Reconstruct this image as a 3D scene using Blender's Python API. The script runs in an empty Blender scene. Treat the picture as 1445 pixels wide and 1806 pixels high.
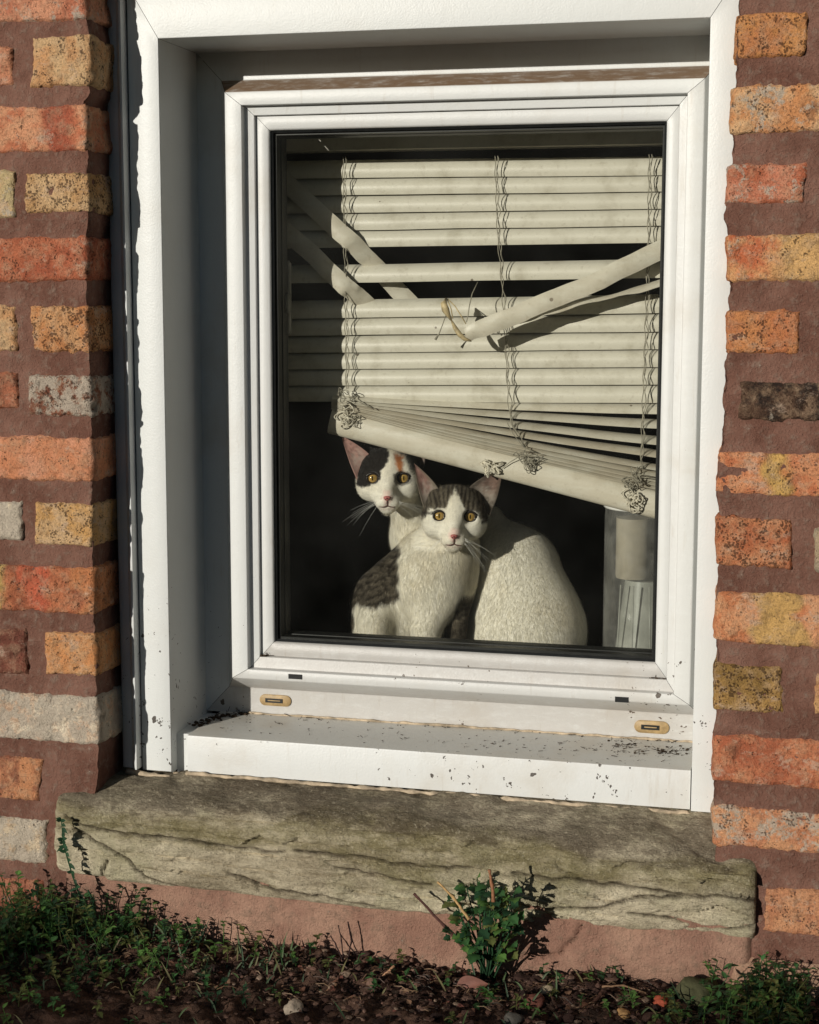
import bpy, math, random
import numpy as np
from mathutils import Vector, Matrix

C = bpy.context.scene.collection
D2R = math.radians
# ---------------------------------------------------------------- camera
CX, CY, CZ, YAW, PIT, ROL, FPX = 0.7875, -1.9101, -0.3059, 0.2426, 0.1326, 0.0014, 2890.37
_cy, _sy, _cp, _sp = math.cos(YAW), math.sin(YAW), math.cos(PIT), math.sin(PIT)
FW = np.array([-_sy*_cp, _cy*_cp, -_sp]); _r0 = np.array([_cy, _sy, 0.0]); _u0 = np.cross(_r0, FW)
RT = _r0*math.cos(ROL)+_u0*math.sin(ROL); UP = -_r0*math.sin(ROL)+_u0*math.cos(ROL)
CP = np.array([CX, CY, CZ])
cam = bpy.data.cameras.new('camera'); co = bpy.data.objects.new('camera', cam); C.objects.link(co)
co.matrix_world = Matrix(((RT[0], UP[0], -FW[0], CX), (RT[1], UP[1], -FW[1], CY), (RT[2], UP[2], -FW[2], CZ), (0, 0, 0, 1)))
cam.sensor_fit = 'HORIZONTAL'; cam.sensor_width = 36; cam.lens = FPX/1445*36; cam.clip_start = .05; cam.clip_end = 500
bpy.context.scene.camera = co
# ---------------------------------------------------------------- light
TX, TZ = 0.505, 0.243                      # sunlight runs along (TX, 1, -TZ)
W = bpy.data.worlds.new('World'); bpy.context.scene.world = W; W.use_nodes = True
nt = W.node_tree; bg = nt.nodes['Background']; sk = nt.nodes.new('ShaderNodeTexSky'); sk.sky_type = 'NISHITA'
sk.sun_disc = False; sk.sun_elevation = math.atan2(TZ, math.hypot(TX, 1)); sk.sun_rotation = D2R(206.8); sk.dust_density = 0.6
nt.links.new(sk.outputs[0], bg.inputs[0]); bg.inputs[1].default_value = 0.05
sl = bpy.data.lights.new('sun', 'SUN'); sl.energy = 4.6; sl.angle = D2R(0.5); sl.color = (1, .95, .86)
so = bpy.data.objects.new('sun', sl); C.objects.link(so); so.location = (-2, -4, 2)
so.rotation_euler = Vector((TX, 1, -TZ)).to_track_quat('-Z', 'Y').to_euler()
vs = bpy.context.scene.view_settings; vs.view_transform = 'Standard'; vs.look = 'None'; vs.exposure = -0.28; vs.gamma = 1

# ---------------------------------------------------------------- helpers
def at(px, py, Y):
    d = FW+RT*(px-722.5)/FPX-UP*(py-903)/FPX
    t = (Y-CY)/d[1]; q = CP+d*t
    return np.array([q[0], Y, q[2]])
def topx(P):
    d = np.asarray(P)-CP; z = d@FW
    return np.stack([722.5+FPX*(d@RT)/z, 903-FPX*(d@UP)/z], -1)
def _h(ix, iy, iz, s):
    n = (ix*374761393+iy*668265263+iz*1274126177+s*974634777) & 0xffffffff
    n = ((n ^ (n >> 13))*1274126177) & 0xffffffff
    n = (n ^ (n >> 16)) & 0xffffffff
    return n/4294967295.0*2-1
def vn(P, s=0):
    P = np.asarray(P, float); i = np.floor(P).astype(np.int64); f = P-i; f = f*f*(3-2*f); r = 0
    for a in (0, 1):
        for b in (0, 1):
            for c in (0, 1):
                w = (f[..., 0] if a else 1-f[..., 0])*(f[..., 1] if b else 1-f[..., 1])*(f[..., 2] if c else 1-f[..., 2])
                r = r+w*_h(i[..., 0]+a, i[..., 1]+b, i[..., 2]+c, s)
    return r
def fbm(P, o=4, s=0):
    r = 0; a = 1; P = np.asarray(P, float)
    for k in range(o): r = r+a*vn(P*2**k, s+k*7); a *= .5
    return r
def sm(a, b, x):
    t = np.clip((x-a)/(b-a), 0, 1); return t*t*(3-2*t)
def lin(c):
    c = np.asarray(c, float)/255.0
    return np.where(c < .04045, c/12.92, ((c+.055)/1.055)**2.4)
def mesh_obj(name, V, F, mat, parent=None, smooth=True, cols=None, loc=None):
    me = bpy.data.meshes.new(name)
    V = np.asarray(V, float)
    if parent is not None: V = V-np.array(parent.location)
    elif loc is not None: V = V-np.asarray(loc)
    me.from_pydata(V.tolist(), [], F if isinstance(F, list) else F.tolist())
    if mat: me.materials.append(mat)
    if smooth: me.polygons.foreach_set('use_smooth', [True]*len(me.polygons))
    if cols:
        for k, v in cols.items():
            v = np.asarray(v, float)
            if v.ndim == 1: v = np.repeat(v[:, None], 3, 1)
            a = me.color_attributes.new(k, 'FLOAT_COLOR', 'POINT')
            a.data.foreach_set('color', np.concatenate([v, np.ones((len(v), 1))], 1).ravel())
    o = bpy.data.objects.new(name, me); C.objects.link(o)
    if parent is not None: o.parent = parent
    elif loc is not None: o.location = loc
    return o
def sub(name, V, F, mat, parent, **k):      # child of a part (parent already offset by its own parent)
    o = mesh_obj(name, V, F, mat, None, **k)
    o.parent = parent
    p = parent; off = Vector((0, 0, 0))
    while p: off += p.location; p = p.parent
    o.location = -off
    return o
def thing(name, label, cat, loc=(0, 0, 0), group=None):
    o = bpy.data.objects.new(name, None); C.objects.link(o); o.location = loc; o.empty_display_size = .02
    return tag(o, label, cat, group)
def tag(o, label=None, cat=None, group=None, kind=None):
    if label: o['label'] = label
    if cat: o['category'] = cat
    if group: o['group'] = group
    if kind: o['kind'] = kind
    return o
class MB:
    def __init__(s): s.V = []; s.F = []; s.c = []
    def add(s, V, F, col=None):
        n = len(s.V); V = [tuple(map(float, v)) for v in V]; s.V += V; s.F += [tuple(int(i)+n for i in f) for f in F]
        if col is not None:
            col = np.asarray(col, float); s.c += ([tuple(col)]*len(V) if col.ndim == 1 else [tuple(c) for c in col])
        return s
    def box(s, a, b, col=None, bev=0):
        (x0, y0, z0), (x1, y1, z1) = a, b
        s.add([(x0, y0, z0), (x1, y0, z0), (x1, y1, z0), (x0, y1, z0), (x0, y0, z1), (x1, y0, z1), (x1, y1, z1), (x0, y1, z1)],
              [(0, 3, 2, 1), (4, 5, 6, 7), (0, 1, 5, 4), (1, 2, 6, 5), (2, 3, 7, 6), (3, 0, 4, 7)], col); return s
    def tube(s, P, r, n=6, col=None):
        P = [Vector(map(float, p)) for p in P]; r = r if hasattr(r, '__len__') else [r]*len(P); V = []; F = []
        ref = Vector((.13, .21, .97)).normalized()
        for i, p in enumerate(P):
            t = (P[min(i+1, len(P)-1)]-P[max(i-1, 0)]).normalized()
            if abs(t.dot(ref)) > .97: a = t.cross(Vector((1, 0, 0))).normalized()
            else: a = t.cross(ref).normalized()
            b = t.cross(a)
            for k in range(n):
                an = 2*math.pi*k/n; V.append(p+(a*math.cos(an)+b*math.sin(an))*r[i])
        for i in range(len(P)-1):
            for k in range(n): F.append((i*n+k, i*n+(k+1) % n, (i+1)*n+(k+1) % n, (i+1)*n+k))
        F.append(tuple(range(n))[::-1]); F.append(tuple(range((len(P)-1)*n, len(P)*n)))
        s.add(V, F, col); return s
    def obj(s, name, mat, parent=None, smooth=True, loc=None, key='Col'):
        return mesh_obj(name, s.V, s.F, mat, parent, smooth, {key: np.array(s.c)} if s.c else None, loc)
def grid(nu, nv):
    return [(j*nu+i, j*nu+i+1, (j+1)*nu+i+1, (j+1)*nu+i) for j in range(nv-1) for i in range(nu-1)]
def autosmooth(o, ang=35):
    me = o.data; me.update()
    import bmesh
    bm = bmesh.new(); bm.from_mesh(me); bmesh.ops.recalc_face_normals(bm, faces=bm.faces)
    for e in bm.edges: e.smooth = not (len(e.link_faces) == 2 and e.calc_face_angle(0) > D2R(ang))
    bm.to_mesh(me); bm.free()
    return o
# ---------------------------------------------------------------- materials
def mat(name, rough=.6, spec=.4):
    m = bpy.data.materials.new(name); m.use_nodes = True; n = m.node_tree; p = n.nodes['Principled BSDF']
    p.inputs['Roughness'].default_value = rough; p.inputs['Specular IOR Level'].default_value = spec
    return m, n, p
class N:
    def __init__(s, nt): s.t = nt
    def n(s, ty, **k):
        x = s.t.nodes.new(ty)
        for a, v in k.items():
            if a.startswith('i_'): x.inputs[int(a[2:])].default_value = v
            else: setattr(x, a, v)
        return x
    def l(s, a, b): s.t.links.new(a, b)
    def coord(s): return s.n('ShaderNodeTexCoord').outputs['Object']
    def noise(s, vec, sc, det=4, ro=.55, out='Fac', scale3=None):
        if scale3 is not None:
            mp = s.n('ShaderNodeMapping'); mp.inputs['Scale'].default_value = scale3; s.l(vec, mp.inputs[0]); vec = mp.outputs[0]
        x = s.n('ShaderNodeTexNoise'); x.inputs['Scale'].default_value = sc; x.inputs['Detail'].default_value = det; x.inputs['Roughness'].default_value = ro
        s.l(vec, x.inputs['Vector']); return x.outputs[out]
    def voro(s, vec, sc, feat='F1', out='Distance'):
        x = s.n('ShaderNodeTexVoronoi', feature=feat); x.inputs['Scale'].default_value = sc; s.l(vec, x.inputs['Vector']); return x.outputs[out]
    def ramp(s, v, a, b, c0=0, c1=1):
        x = s.n('ShaderNodeMapRange', interpolation_type='SMOOTHSTEP'); x.inputs[1].default_value = a; x.inputs[2].default_value = b; x.inputs[3].default_value = c0; x.inputs[4].default_value = c1
        s.l(v, x.inputs[0]); return x.outputs[0]
    def m(s, op, a, b=None):
        x = s.n('ShaderNodeMath', operation=op)
        for i, q in enumerate((a, b)):
            if q is None: continue
            if isinstance(q, (int, float)): x.inputs[i].default_value = q
            else: s.l(q, x.inputs[i])
        return x.outputs[0]
    def mix(s, f, a, b, bt='MIX'):
        x = s.n('ShaderNodeMix', data_type='RGBA', blend_type=bt)
        for i, q in ((0, f), (6, a), (7, b)):
            if isinstance(q, (int, float)): x.inputs[i].default_value = q
            elif isinstance(q, (tuple, list, np.ndarray)): x.inputs[i].default_value = tuple(map(float, q))[:3]+(1,)
            else: s.l(q, x.inputs[i])
        return x.outputs[2]
    def attr(s, nm, out='Color'): return s.n('ShaderNodeAttribute', attribute_name=nm).outputs[out]
    def bump(s, h, st, dist, prev=None):
        x = s.n('ShaderNodeBump'); x.inputs['Strength'].default_value = st; x.inputs['Distance'].default_value = dist; s.l(h, x.inputs['Height'])
        if prev is not None: s.l(prev, x.inputs['Normal'])
        return x.outputs[0]

def m_paint(name, base, grime=.5, specks=True):
    m, t, p = mat(name, .42, .45); n = N(t); c = n.coord()
    big = n.noise(c, 9, 5, .6); fine = n.noise(c, 420, 3, .6)
    col = n.mix(n.m('MULTIPLY', n.ramp(big, .48, .75), grime*.45), base, (.50, .45, .37))
    strk = n.noise(c, 30, 4, .65, scale3=(4, 4, .5))
    col = n.mix(n.m('MULTIPLY', n.ramp(strk, .55, .8), grime*.35), col, (.42, .36, .28))
    sx = n.n('ShaderNodeSeparateXYZ'); n.l(c, sx.inputs[0]); z = sx.outputs[2]
    low = n.ramp(z, .38, .10)                                       # rain splash: more specks low down
    if specks:
        warp = n.n('ShaderNodeMapping'); nz = n.noise(c, 60, 3, .6, 'Color')
        wv = n.n('ShaderNodeVectorMath', operation='MULTIPLY_ADD'); n.l(nz, wv.inputs[0]); wv.inputs[1].default_value = (.030,)*3; n.l(c, wv.inputs[2])
        clus = n.ramp(n.noise(c, 7, 3, .6), .42, .62); v = n.voro(wv.outputs[0], 60); sel = n.noise(c, 47, 1, .5)
        sz = n.m('MULTIPLY', n.m('MULTIPLY', n.ramp(sel, .56, .76), clus), n.m('ADD', .09, n.m('MULTIPLY', low, .26)))
        sp = n.ramp(n.m('SUBTRACT', v, sz), .004, -.012)
        v2 = n.voro(wv.outputs[0], 170); sel2 = n.noise(c, 80, 1, .5)
        sz2 = n.m('MULTIPLY', n.m('MULTIPLY', n.ramp(sel2, .52, .70), clus), n.m('ADD', .08, n.m('MULTIPLY', low, .32)))
        sp2 = n.ramp(n.m('SUBTRACT', v2, sz2), .004, -.02)
        col = n.mix(n.m('MULTIPLY', n.m('MAXIMUM', sp, sp2), .95), col, (.045, .032, .022))
    d = n.attr('dirt', 'Fac')
    dn = n.noise(c, 120, 6, .75, scale3=(.35, 1, 1))
    col = n.mix(n.m('MULTIPLY', d, n.ramp(dn, .95, .45)), col, (.19, .125, .078))
    n.l(col, p.inputs['Base Color'])
    h = n.bump(fine, .22, .0012); h = n.bump(n.noise(c, 60, 3, .5), .12, .002, h); n.l(h, p.inputs['Normal'])
    return m
M_PAINT = m_paint('white_pvc', (.66, .67, .655), .9)
M_CASE = m_paint('white_painted_board', (.66, .675, .66), .35)
M_SILLW = m_paint('dusty_white_pvc', (.54, .53, .49), 1.3)

def m_simple(name, col, rough=.6, spec=.3, nscale=60, namt=.3, bump=.2, bd=.001, metallic=0):
    m, t, p = mat(name, rough, spec); n = N(t); c = n.coord()
    f = n.noise(c, nscale, 4, .6); c2 = tuple(x*(1-namt) for x in col); c3 = tuple(min(1, x*(1+namt*.5)) for x in col)
    n.l(n.mix(n.ramp(f, .3, .7), c2, c3), p.inputs['Base Color']); p.inputs['Metallic'].default_value = metallic
    if bump: n.l(n.bump(n.noise(c, nscale*4, 3, .6), bump, bd), p.inputs['Normal'])
    return m
def m_attr(name, rough=.9, spec=.1, nscale=150, namt=.25, bump=.3, bd=.001, key='Col', sheen=0, trans=0):
    m, t, p = mat(name, rough, spec); n = N(t); c = n.coord()
    f = n.noise(c, nscale, 4, .6)
    n.l(n.mix(n.ramp(f, .25, .75), n.mix(namt, n.attr(key), (0, 0, 0)), n.attr(key)), p.inputs['Base Color'])
    if bump: n.l(n.bump(n.noise(c, nscale*2, 3, .6), bump, bd), p.inputs['Normal'])
    if sheen: p.inputs['Sheen Weight'].default_value = sheen
    if trans:
        tr = n.n('ShaderNodeBsdfTranslucent'); n.l(n.attr(key), tr.inputs[0]); mx = n.n('ShaderNodeMixShader'); mx.inputs[0].default_value = trans
        n.l(p.outputs[0], mx.inputs[1]); n.l(tr.outputs[0], mx.inputs[2]); n.l(mx.outputs[0], t.nodes['Material Output'].inputs[0])
    return m
M_BLACK = m_simple('black_rubber', (.012, .013, .013), .45, .3, 80, .3, .1)
M_DARK = m_simple('room_shade_black', (.018, .017, .016), .9, .1, 4, .4, 0)  # near-black wall colour stands in for the shade of the unlit room
M_SEAL = m_simple('old_sealant', (.50, .40, .28), .7, .2, 60, .5, .5, .002)
M_VENT = m_simple('yellowed_vent_plastic', (.38, .26, .12), .5, .4, 90, .3, .2)
M_CORD = m_simple('dusty_cord', (.30, .28, .22), .8, .2, 200, .3, 0)
M_HANDLE = m_simple('grey_handle_plastic', (.16, .16, .15), .4, .4, 80, .2, .1)
M_CRUD = m_simple('dry_moss_debris', (.060, .042, .028), .95, .1, 200, .6, .6, .002)

def m_slat():
    m, t, p = mat('cream_blind_slat', .38, .4); n = N(t); c = n.coord()
    d = n.noise(c, 25, 5, .65); col = n.mix(n.ramp(d, .45, .78), (.62, .595, .50), (.46, .43, .34))
    col = n.mix(n.m('MULTIPLY', n.ramp(n.noise(c, 160, 3, .6), .55, .75), .35), col, (.36, .32, .24))
    v = n.voro(c, 55); s = n.noise(c, 33, 1, .5)
    col = n.mix(n.m('MULTIPLY', n.ramp(n.m('SUBTRACT', v, n.m('MULTIPLY', n.ramp(s, .6, .72), .13)), .02, -.01), .8), col, (.12, .09, .06))
    y = n.attr('yel', 'Fac'); col = n.mix(n.m('MULTIPLY', y, n.ramp(n.noise(c, 70, 4, .6, scale3=(.25, 1, 1)), .3, .6)), col, (.36, .27, .15))
    n.l(col, p.inputs['Base Color']); n.l(n.bump(n.noise(c, 380, 3, .6), .15, .001), p.inputs['Normal'])
    return m
M_SLAT = m_slat()

def m_brick():
    m, t, p = mat('old_fired_brick', .92, .12); n = N(t); c = n.coord()
    A, B, Pm = n.attr('colA'), n.attr('colB'), n.attr('par')
    sp = n.n('ShaderNodeSeparateColor'); n.l(Pm, sp.inputs[0]); pit, whi, rnd = sp.outputs
    off = n.n('ShaderNodeVectorMath', operation='MULTIPLY_ADD'); n.l(Pm, off.inputs[0]); off.inputs[1].default_value = (0, 0, 3.7); n.l(c, off.inputs[2]); cc = off.outputs[0]
    f = n.noise(cc, 22, 5, .62); f2 = n.noise(cc, 75, 5, .7); f3 = n.noise(cc, 260, 4, .7)
    col = n.mix(n.ramp(n.m('ADD', n.m('MULTIPLY', f, .75), n.m('MULTIPLY', f2, .25)), .43, .57), A, B)
    col = n.mix(n.ramp(f2, .42, .75), col, n.mix(.5, col, (.60, .42, .27)))
    pkp = n.ramp(n.noise(cc, 30, 6, .75, scale3=(.8, 1, 1.3)), .54, .66); col = n.mix(n.m('MULTIPLY', pkp, .62), col, (.68, .50, .37))
    ch = n.ramp(n.noise(cc, 16, 5, .7), .60, .72); col = n.mix(n.m('MULTIPLY', ch, .55), col, (.15, .075, .05))
    col = n.mix(n.m('MULTIPLY', n.ramp(f3, .50, .28), .6), col, (.16, .080, .050), 'MIX')
    w = n.noise(cc, 48, 6, .75); wf = n.ramp(n.m('ADD', w, n.m('MULTIPLY', whi, .42)), .74, .84)
    col = n.mix(n.m('MULTIPLY', wf, .85), col, (.58, .50, .40))
    pv = n.voro(cc, 330); ps = n.noise(cc, 100, 2, .6)
    th = n.m('MULTIPLY', n.ramp(n.m('ADD', ps, n.m('MULTIPLY', pit, .28)), .62, .9), .55)
    pm = n.ramp(n.m('SUBTRACT', pv, th), .05, -.08)
    col = n.mix(n.m('MULTIPLY', pm, .7), col, (.055, .028, .018))
    md = n.ramp(n.noise(cc, 35, 5, .7), .69, .76)
    col = n.mix(n.m('MULTIPLY', md, .7), col, (.13, .075, .055))
    n.l(col, p.inputs['Base Color'])
    h = n.bump(f2, .8, .012); h = n.bump(f3, .85, .006, h); h = n.bump(n.noise(cc, 700, 3, .7), .6, .002, h); h = n.bump(n.m('SUBTRACT', 1, pm), .6, .003, h)
    n.l(h, p.inputs['Normal']); return m
M_BRICK = m_brick()

def m_mortar(name, a, b, c3):
    m, t, p = mat(name, .95, .08); n = N(t); c = n.coord()
    f = n.noise(c, 14, 5, .6); g = n.noise(c, 420, 4, .7); k = n.noise(c, 90, 5, .7)
    col = n.mix(n.ramp(f, .35, .68), a, b); col = n.mix(n.m('MULTIPLY', n.ramp(k, .48, .72), .75), col, c3)
    col = n.mix(n.m('MULTIPLY', n.ramp(g, .5, .75), .4), col, tuple(x*2.0 for x in a))
    v = n.voro(c, 230); s = n.noise(c, 90, 1, .5)
    col = n.mix(n.m('MULTIPLY', n.ramp(n.m('SUBTRACT', v, n.m('MULTIPLY', n.ramp(s, .66, .76), .2)), .02, -.02), .6), col, (.45, .38, .32))
    n.l(col, p.inputs['Base Color'])
    h = n.bump(k, .8, .006); h = n.bump(g, .9, .003, h); n.l(h, p.inputs['Normal']); return m
M_MORTAR = m_mortar('brown_mortar', lin((112, 78, 66)), lin((140, 104, 90)), lin((142, 122, 108)))
M_PLINTH = m_mortar('pink_render', lin((150, 114, 98)), lin((176, 140, 120)), lin((128, 108, 92)))

def m_stone():
    m, t, p = mat('weathered_sandstone', .95, .1); n = N(t); c = n.coord()
    f = n.noise(c, 10, 6, .65, scale3=(.6, 1, 2.2)); g = n.noise(c, 60, 6, .7, scale3=(.5, 1, 2)); k = n.noise(c, 330, 4, .7)
    top = n.attr('Col', 'Fac')
    col = n.mix(n.ramp(f, .36, .64), lin((178, 164, 138)), lin((236, 222, 192)))
    col = n.mix(n.m('MULTIPLY', n.ramp(n.noise(c, 7, 5, .7), .45, .7), .45), col, lin((150, 150, 108)))
    col = n.mix(n.m('MULTIPLY', n.ramp(g, .50, .72), .6), col, lin((122, 108, 84)))
    col = n.mix(n.m('MULTIPLY', n.attr('moss', 'Fac'), n.ramp(n.noise(c, 34, 6, .75, scale3=(.6, 1, 1.6)), .30, .62, .25, .85)), col, lin((138, 128, 90)))
    dk = n.m('ADD', n.m('MULTIPLY', n.noise(c, 13, 7, .8, scale3=(.6, 1, 1.2)), 1.15), n.m('MULTIPLY', top, .36))
    col = n.mix(n.m('MULTIPLY', n.ramp(dk, .70, .98), .74), col, lin((88, 76, 64)))
    lv = n.ramp(n.noise(c, 19, 5, .7), .66, .72); col = n.mix(n.m('MULTIPLY', lv, .5), col, lin((205, 190, 150)))
    rd = n.ramp(n.noise(c, 17, 3, .6), .74, .78); col = n.mix(n.m('MULTIPLY', rd, .5), col, lin((165, 110, 82)))
    gs = n.noise(c, 210, 4, .75); col = n.mix(n.m('MULTIPLY', n.ramp(gs, .54, .72), .45), col, lin((92, 82, 66))); col = n.mix(n.m('MULTIPLY', n.ramp(gs, .46, .30), .45), col, lin((230, 218, 190)))
    cr = n.attr('crack', 'Fac'); col = n.mix(n.m('MULTIPLY', cr, .85), col, lin((46, 36, 26)))
    n.l(col, p.inputs['Base Color'])
    h = n.bump(n.noise(c, 26, 6, .75, scale3=(.5, 1, 2.5)), .8, .014); h = n.bump(g, .9, .010, h); h = n.bump(k, .9, .004, h); n.l(h, p.inputs['Normal']); return m
M_STONE = m_stone()
def m_soil():
    m, t, p = mat('dark_soil', 1, .05); n = N(t); c = n.coord()
    f = n.noise(c, 35, 6, .7); g = n.noise(c, 240, 5, .7)
    col = n.mix(n.ramp(f, .35, .7), lin((62, 50, 44)), lin((114, 88, 74))); col = n.mix(n.m('MULTIPLY', n.ramp(g, .5, .75), .5), col, lin((128, 92, 72)))
    n.l(col, p.inputs['Base Color']); h = n.bump(f, .7, .012); h = n.bump(g, .8, .004, h); n.l(h, p.inputs['Normal']); return m
M_SOIL = m_soil()
M_GRAVEL = m_attr('gravel_bits', .9, .15, 160, .4, .5, .002)
M_LEAF = m_attr('leaf_green', .55, .35, 90, .3, .2, .001, trans=.25)
M_TWIG = m_attr('dry_twig', .85, .15, 260, .45, .5, .001)
M_FUR = m_attr('short_cat_fur', .95, .06, 900, .10, 0, .0006, sheen=.15)
M_FURB = m_attr('cat_fur_strand', .9, .08, 200, .05, 0, .001, trans=.40)
M_NOSE = m_attr('cat_skin', .5, .3, 200, .15, .1)
def m_glass():
    m, t, p = mat('window_glass'); n = N(t); t.nodes.remove(p); c = n.coord()
    tr = n.n('ShaderNodeBsdfTransparent'); tr.inputs[0].default_value = (.93, .935, .91, 1)
    gl = n.n('ShaderNodeBsdfGlossy'); gl.inputs['Roughness'].default_value = .02
    fr = n.n('ShaderNodeFresnel'); fr.inputs[0].default_value = 1.45
    mx = n.n('ShaderNodeMixShader'); n.l(fr.outputs[0], mx.inputs[0]); n.l(tr.outputs[0], mx.inputs[1]); n.l(gl.outputs[0], mx.inputs[2])
    df = n.n('ShaderNodeBsdfDiffuse'); df.inputs[0].default_value = (.55, .55, .5, 1)          # dust film and flecks
    v = n.voro(c, 60); s = n.noise(c, 26, 1, .5); sp = n.ramp(n.m('SUBTRACT', v, n.m('MULTIPLY', n.ramp(s, .62, .75), .10)), .015, -.01)
    du = n.m('ADD', n.m('MULTIPLY', n.ramp(n.noise(c, 5, 3, .6), .15, .9), .026), n.m('MULTIPLY', sp, .35))
    m2 = n.n('ShaderNodeMixShader'); n.l(du, m2.inputs[0]); n.l(mx.outputs[0], m2.inputs[1]); n.l(df.outputs[0], m2.inputs[2])
    n.l(m2.outputs[0], t.nodes['Material Output'].inputs[0]); return m
M_GLASS = m_glass()
def m_clear(name, tint=(.92, .94, .92), refl=.12):
    m, t, p = mat(name); n = N(t); t.nodes.remove(p)
    tr = n.n('ShaderNodeBsdfTransparent'); tr.inputs[0].default_value = tint+(1,)
    gl = n.n('ShaderNodeBsdfGlossy'); gl.inputs['Roughness'].default_value = .12
    df = n.n('ShaderNodeBsdfDiffuse'); df.inputs[0].default_value = (.75, .75, .70, 1)
    lw = n.n('ShaderNodeLayerWeight'); lw.inputs[0].default_value = .55
    mx = n.n('ShaderNodeMixShader'); n.l(n.ramp(lw.outputs['Facing'], .3, 1.0, refl*.5, .8), mx.inputs[0]); n.l(tr.outputs[0], mx.inputs[1]); n.l(gl.outputs[0], mx.inputs[2])
    m2 = n.n('ShaderNodeMixShader'); n.l(n.ramp(n.noise(n.coord(), 30, 4, .6), .3, .8, refl*.6, refl*1.6), m2.inputs[0]); n.l(mx.outputs[0], m2.inputs[1]); n.l(df.outputs[0], m2.inputs[2])
    n.l(m2.outputs[0], t.nodes['Material Output'].inputs[0]); return m
M_CLEAR = m_clear('clear_jar_glass')
M_FROST = m_simple('frosted_plastic', (.34, .34, .31), .35, .4, 30, .25, .1)
M_BEIGE = m_simple('beige_wax', (.36, .31, .24), .5, .3, 25, .2, .1)
M_METAL = m_simple('bright_rim', (.75, .75, .72), .2, .5, 40, .1, 0)

# ================================================================ the wall
YB = -.068
Lp = [(-300, 150), (0, 148), (60, 159), (100, 160), (165, 159), (180, 150), (270, 155), (380, 158), (415, 153), (500, 153), (620, 158), (735, 162), (850, 164), (965, 163), (1085, 167), (1190, 170), (1310, 175), (1345, 174), (1390, 171), (1480, 160), (1800, 160)]
Rp = [(-300, 1306), (0, 1304), (100, 1299), (150, 1297), (270, 1292), (350, 1285), (378, 1276), (402, 1284), (500, 1287), (620, 1285), (640, 1279), (780, 1272), (850, 1266), (1000, 1268), (1040, 1266), (1260, 1262), (1390, 1258), (1480, 1263), (1800, 1263)]
def edge_tab(tab):
    q = np.array([at(x, y, YB) for y, x in tab]); q = q[::-1]; return q[:, 2], q[:, 0]
LZ, LX = edge_tab(Lp); RZ, RX = edge_tab(Rp)
def xl(z): return np.interp(z, LZ, LX)
def xr(z): return np.interp(z, RZ, RX)
def path(s, z, off, side):
    """s = distance past the brick corner (positive runs back into the reveal); returns X, Y"""
    e = xl(z) if side == 'L' else xr(z); sg = 1 if side == 'L' else -1
    rr = .0025
    front = s < -rr; back = s > rr
    X = np.where(front, e+sg*s, e-sg*rr*.3); Y = np.where(front, YB, YB+np.maximum(s, 0))
    X = X+np.where(back | (~front), sg*off*np.clip((s+rr)/(2*rr), 0, 1), 0); Y = Y-off*np.clip((rr-s)/(2*rr), 0, 1)
    return X, Y
wall = thing('brick_wall', 'weathered orange and ochre brick wall with wide brown mortar around the window', 'wall', (0, -.068, -1.1)); wall['kind'] = 'thing'
def mortar_strip(side, zt, zb, smin, smax):
    s = np.concatenate([np.arange(smin, -.006, .005), np.linspace(-.004, .004, 5), np.arange(.008, smax, .006)]); z = np.arange(zb, zt, .005)
    S, Z = np.meshgrid(s, z); P = np.stack([S*1.0, Z, np.full_like(S, 3 if side == 'L' else 9)], -1)
    off = .0014*fbm(P*55, 4, 5)+.0014*fbm(P*14, 2, 8)
    Zd = Z+.0; X, Y = path(S, Zd, off, side)
    # ragged arris
    X = X+np.where(np.abs(S) < .012, .0016*fbm(P*110, 3, 31), 0)
    return np.stack([X, Y, Zd], -1).reshape(-1, 3), grid(len(s), len(z))
mb = MB()
mb.add(*mortar_strip('L', .55, -1.2, -.75, .085)); mb.add(*mortar_strip('R', .55, -1.2, -.75, .085))
zz = np.arange(.075, .551, .006); xx = np.linspace(xl(.3)-.01, xr(.3)+.01, 120); XX, ZZ = np.meshgrid(xx, zz)
YY = YB-.0012*fbm(np.stack([XX, ZZ, XX*0+2], -1)*50, 3, 3)+.0008
mb.add(np.stack([XX, YY, ZZ], -1).reshape(-1, 3), grid(len(xx), len(zz)))
mb.add([(xx[0], YB, .075), (xx[-1], YB, .075), (xx[-1], .02, .075), (xx[0], .02, .075)], [(0, 1, 2, 3)])
mortar = mb.obj('mortar', M_MORTAR, wall)

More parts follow.
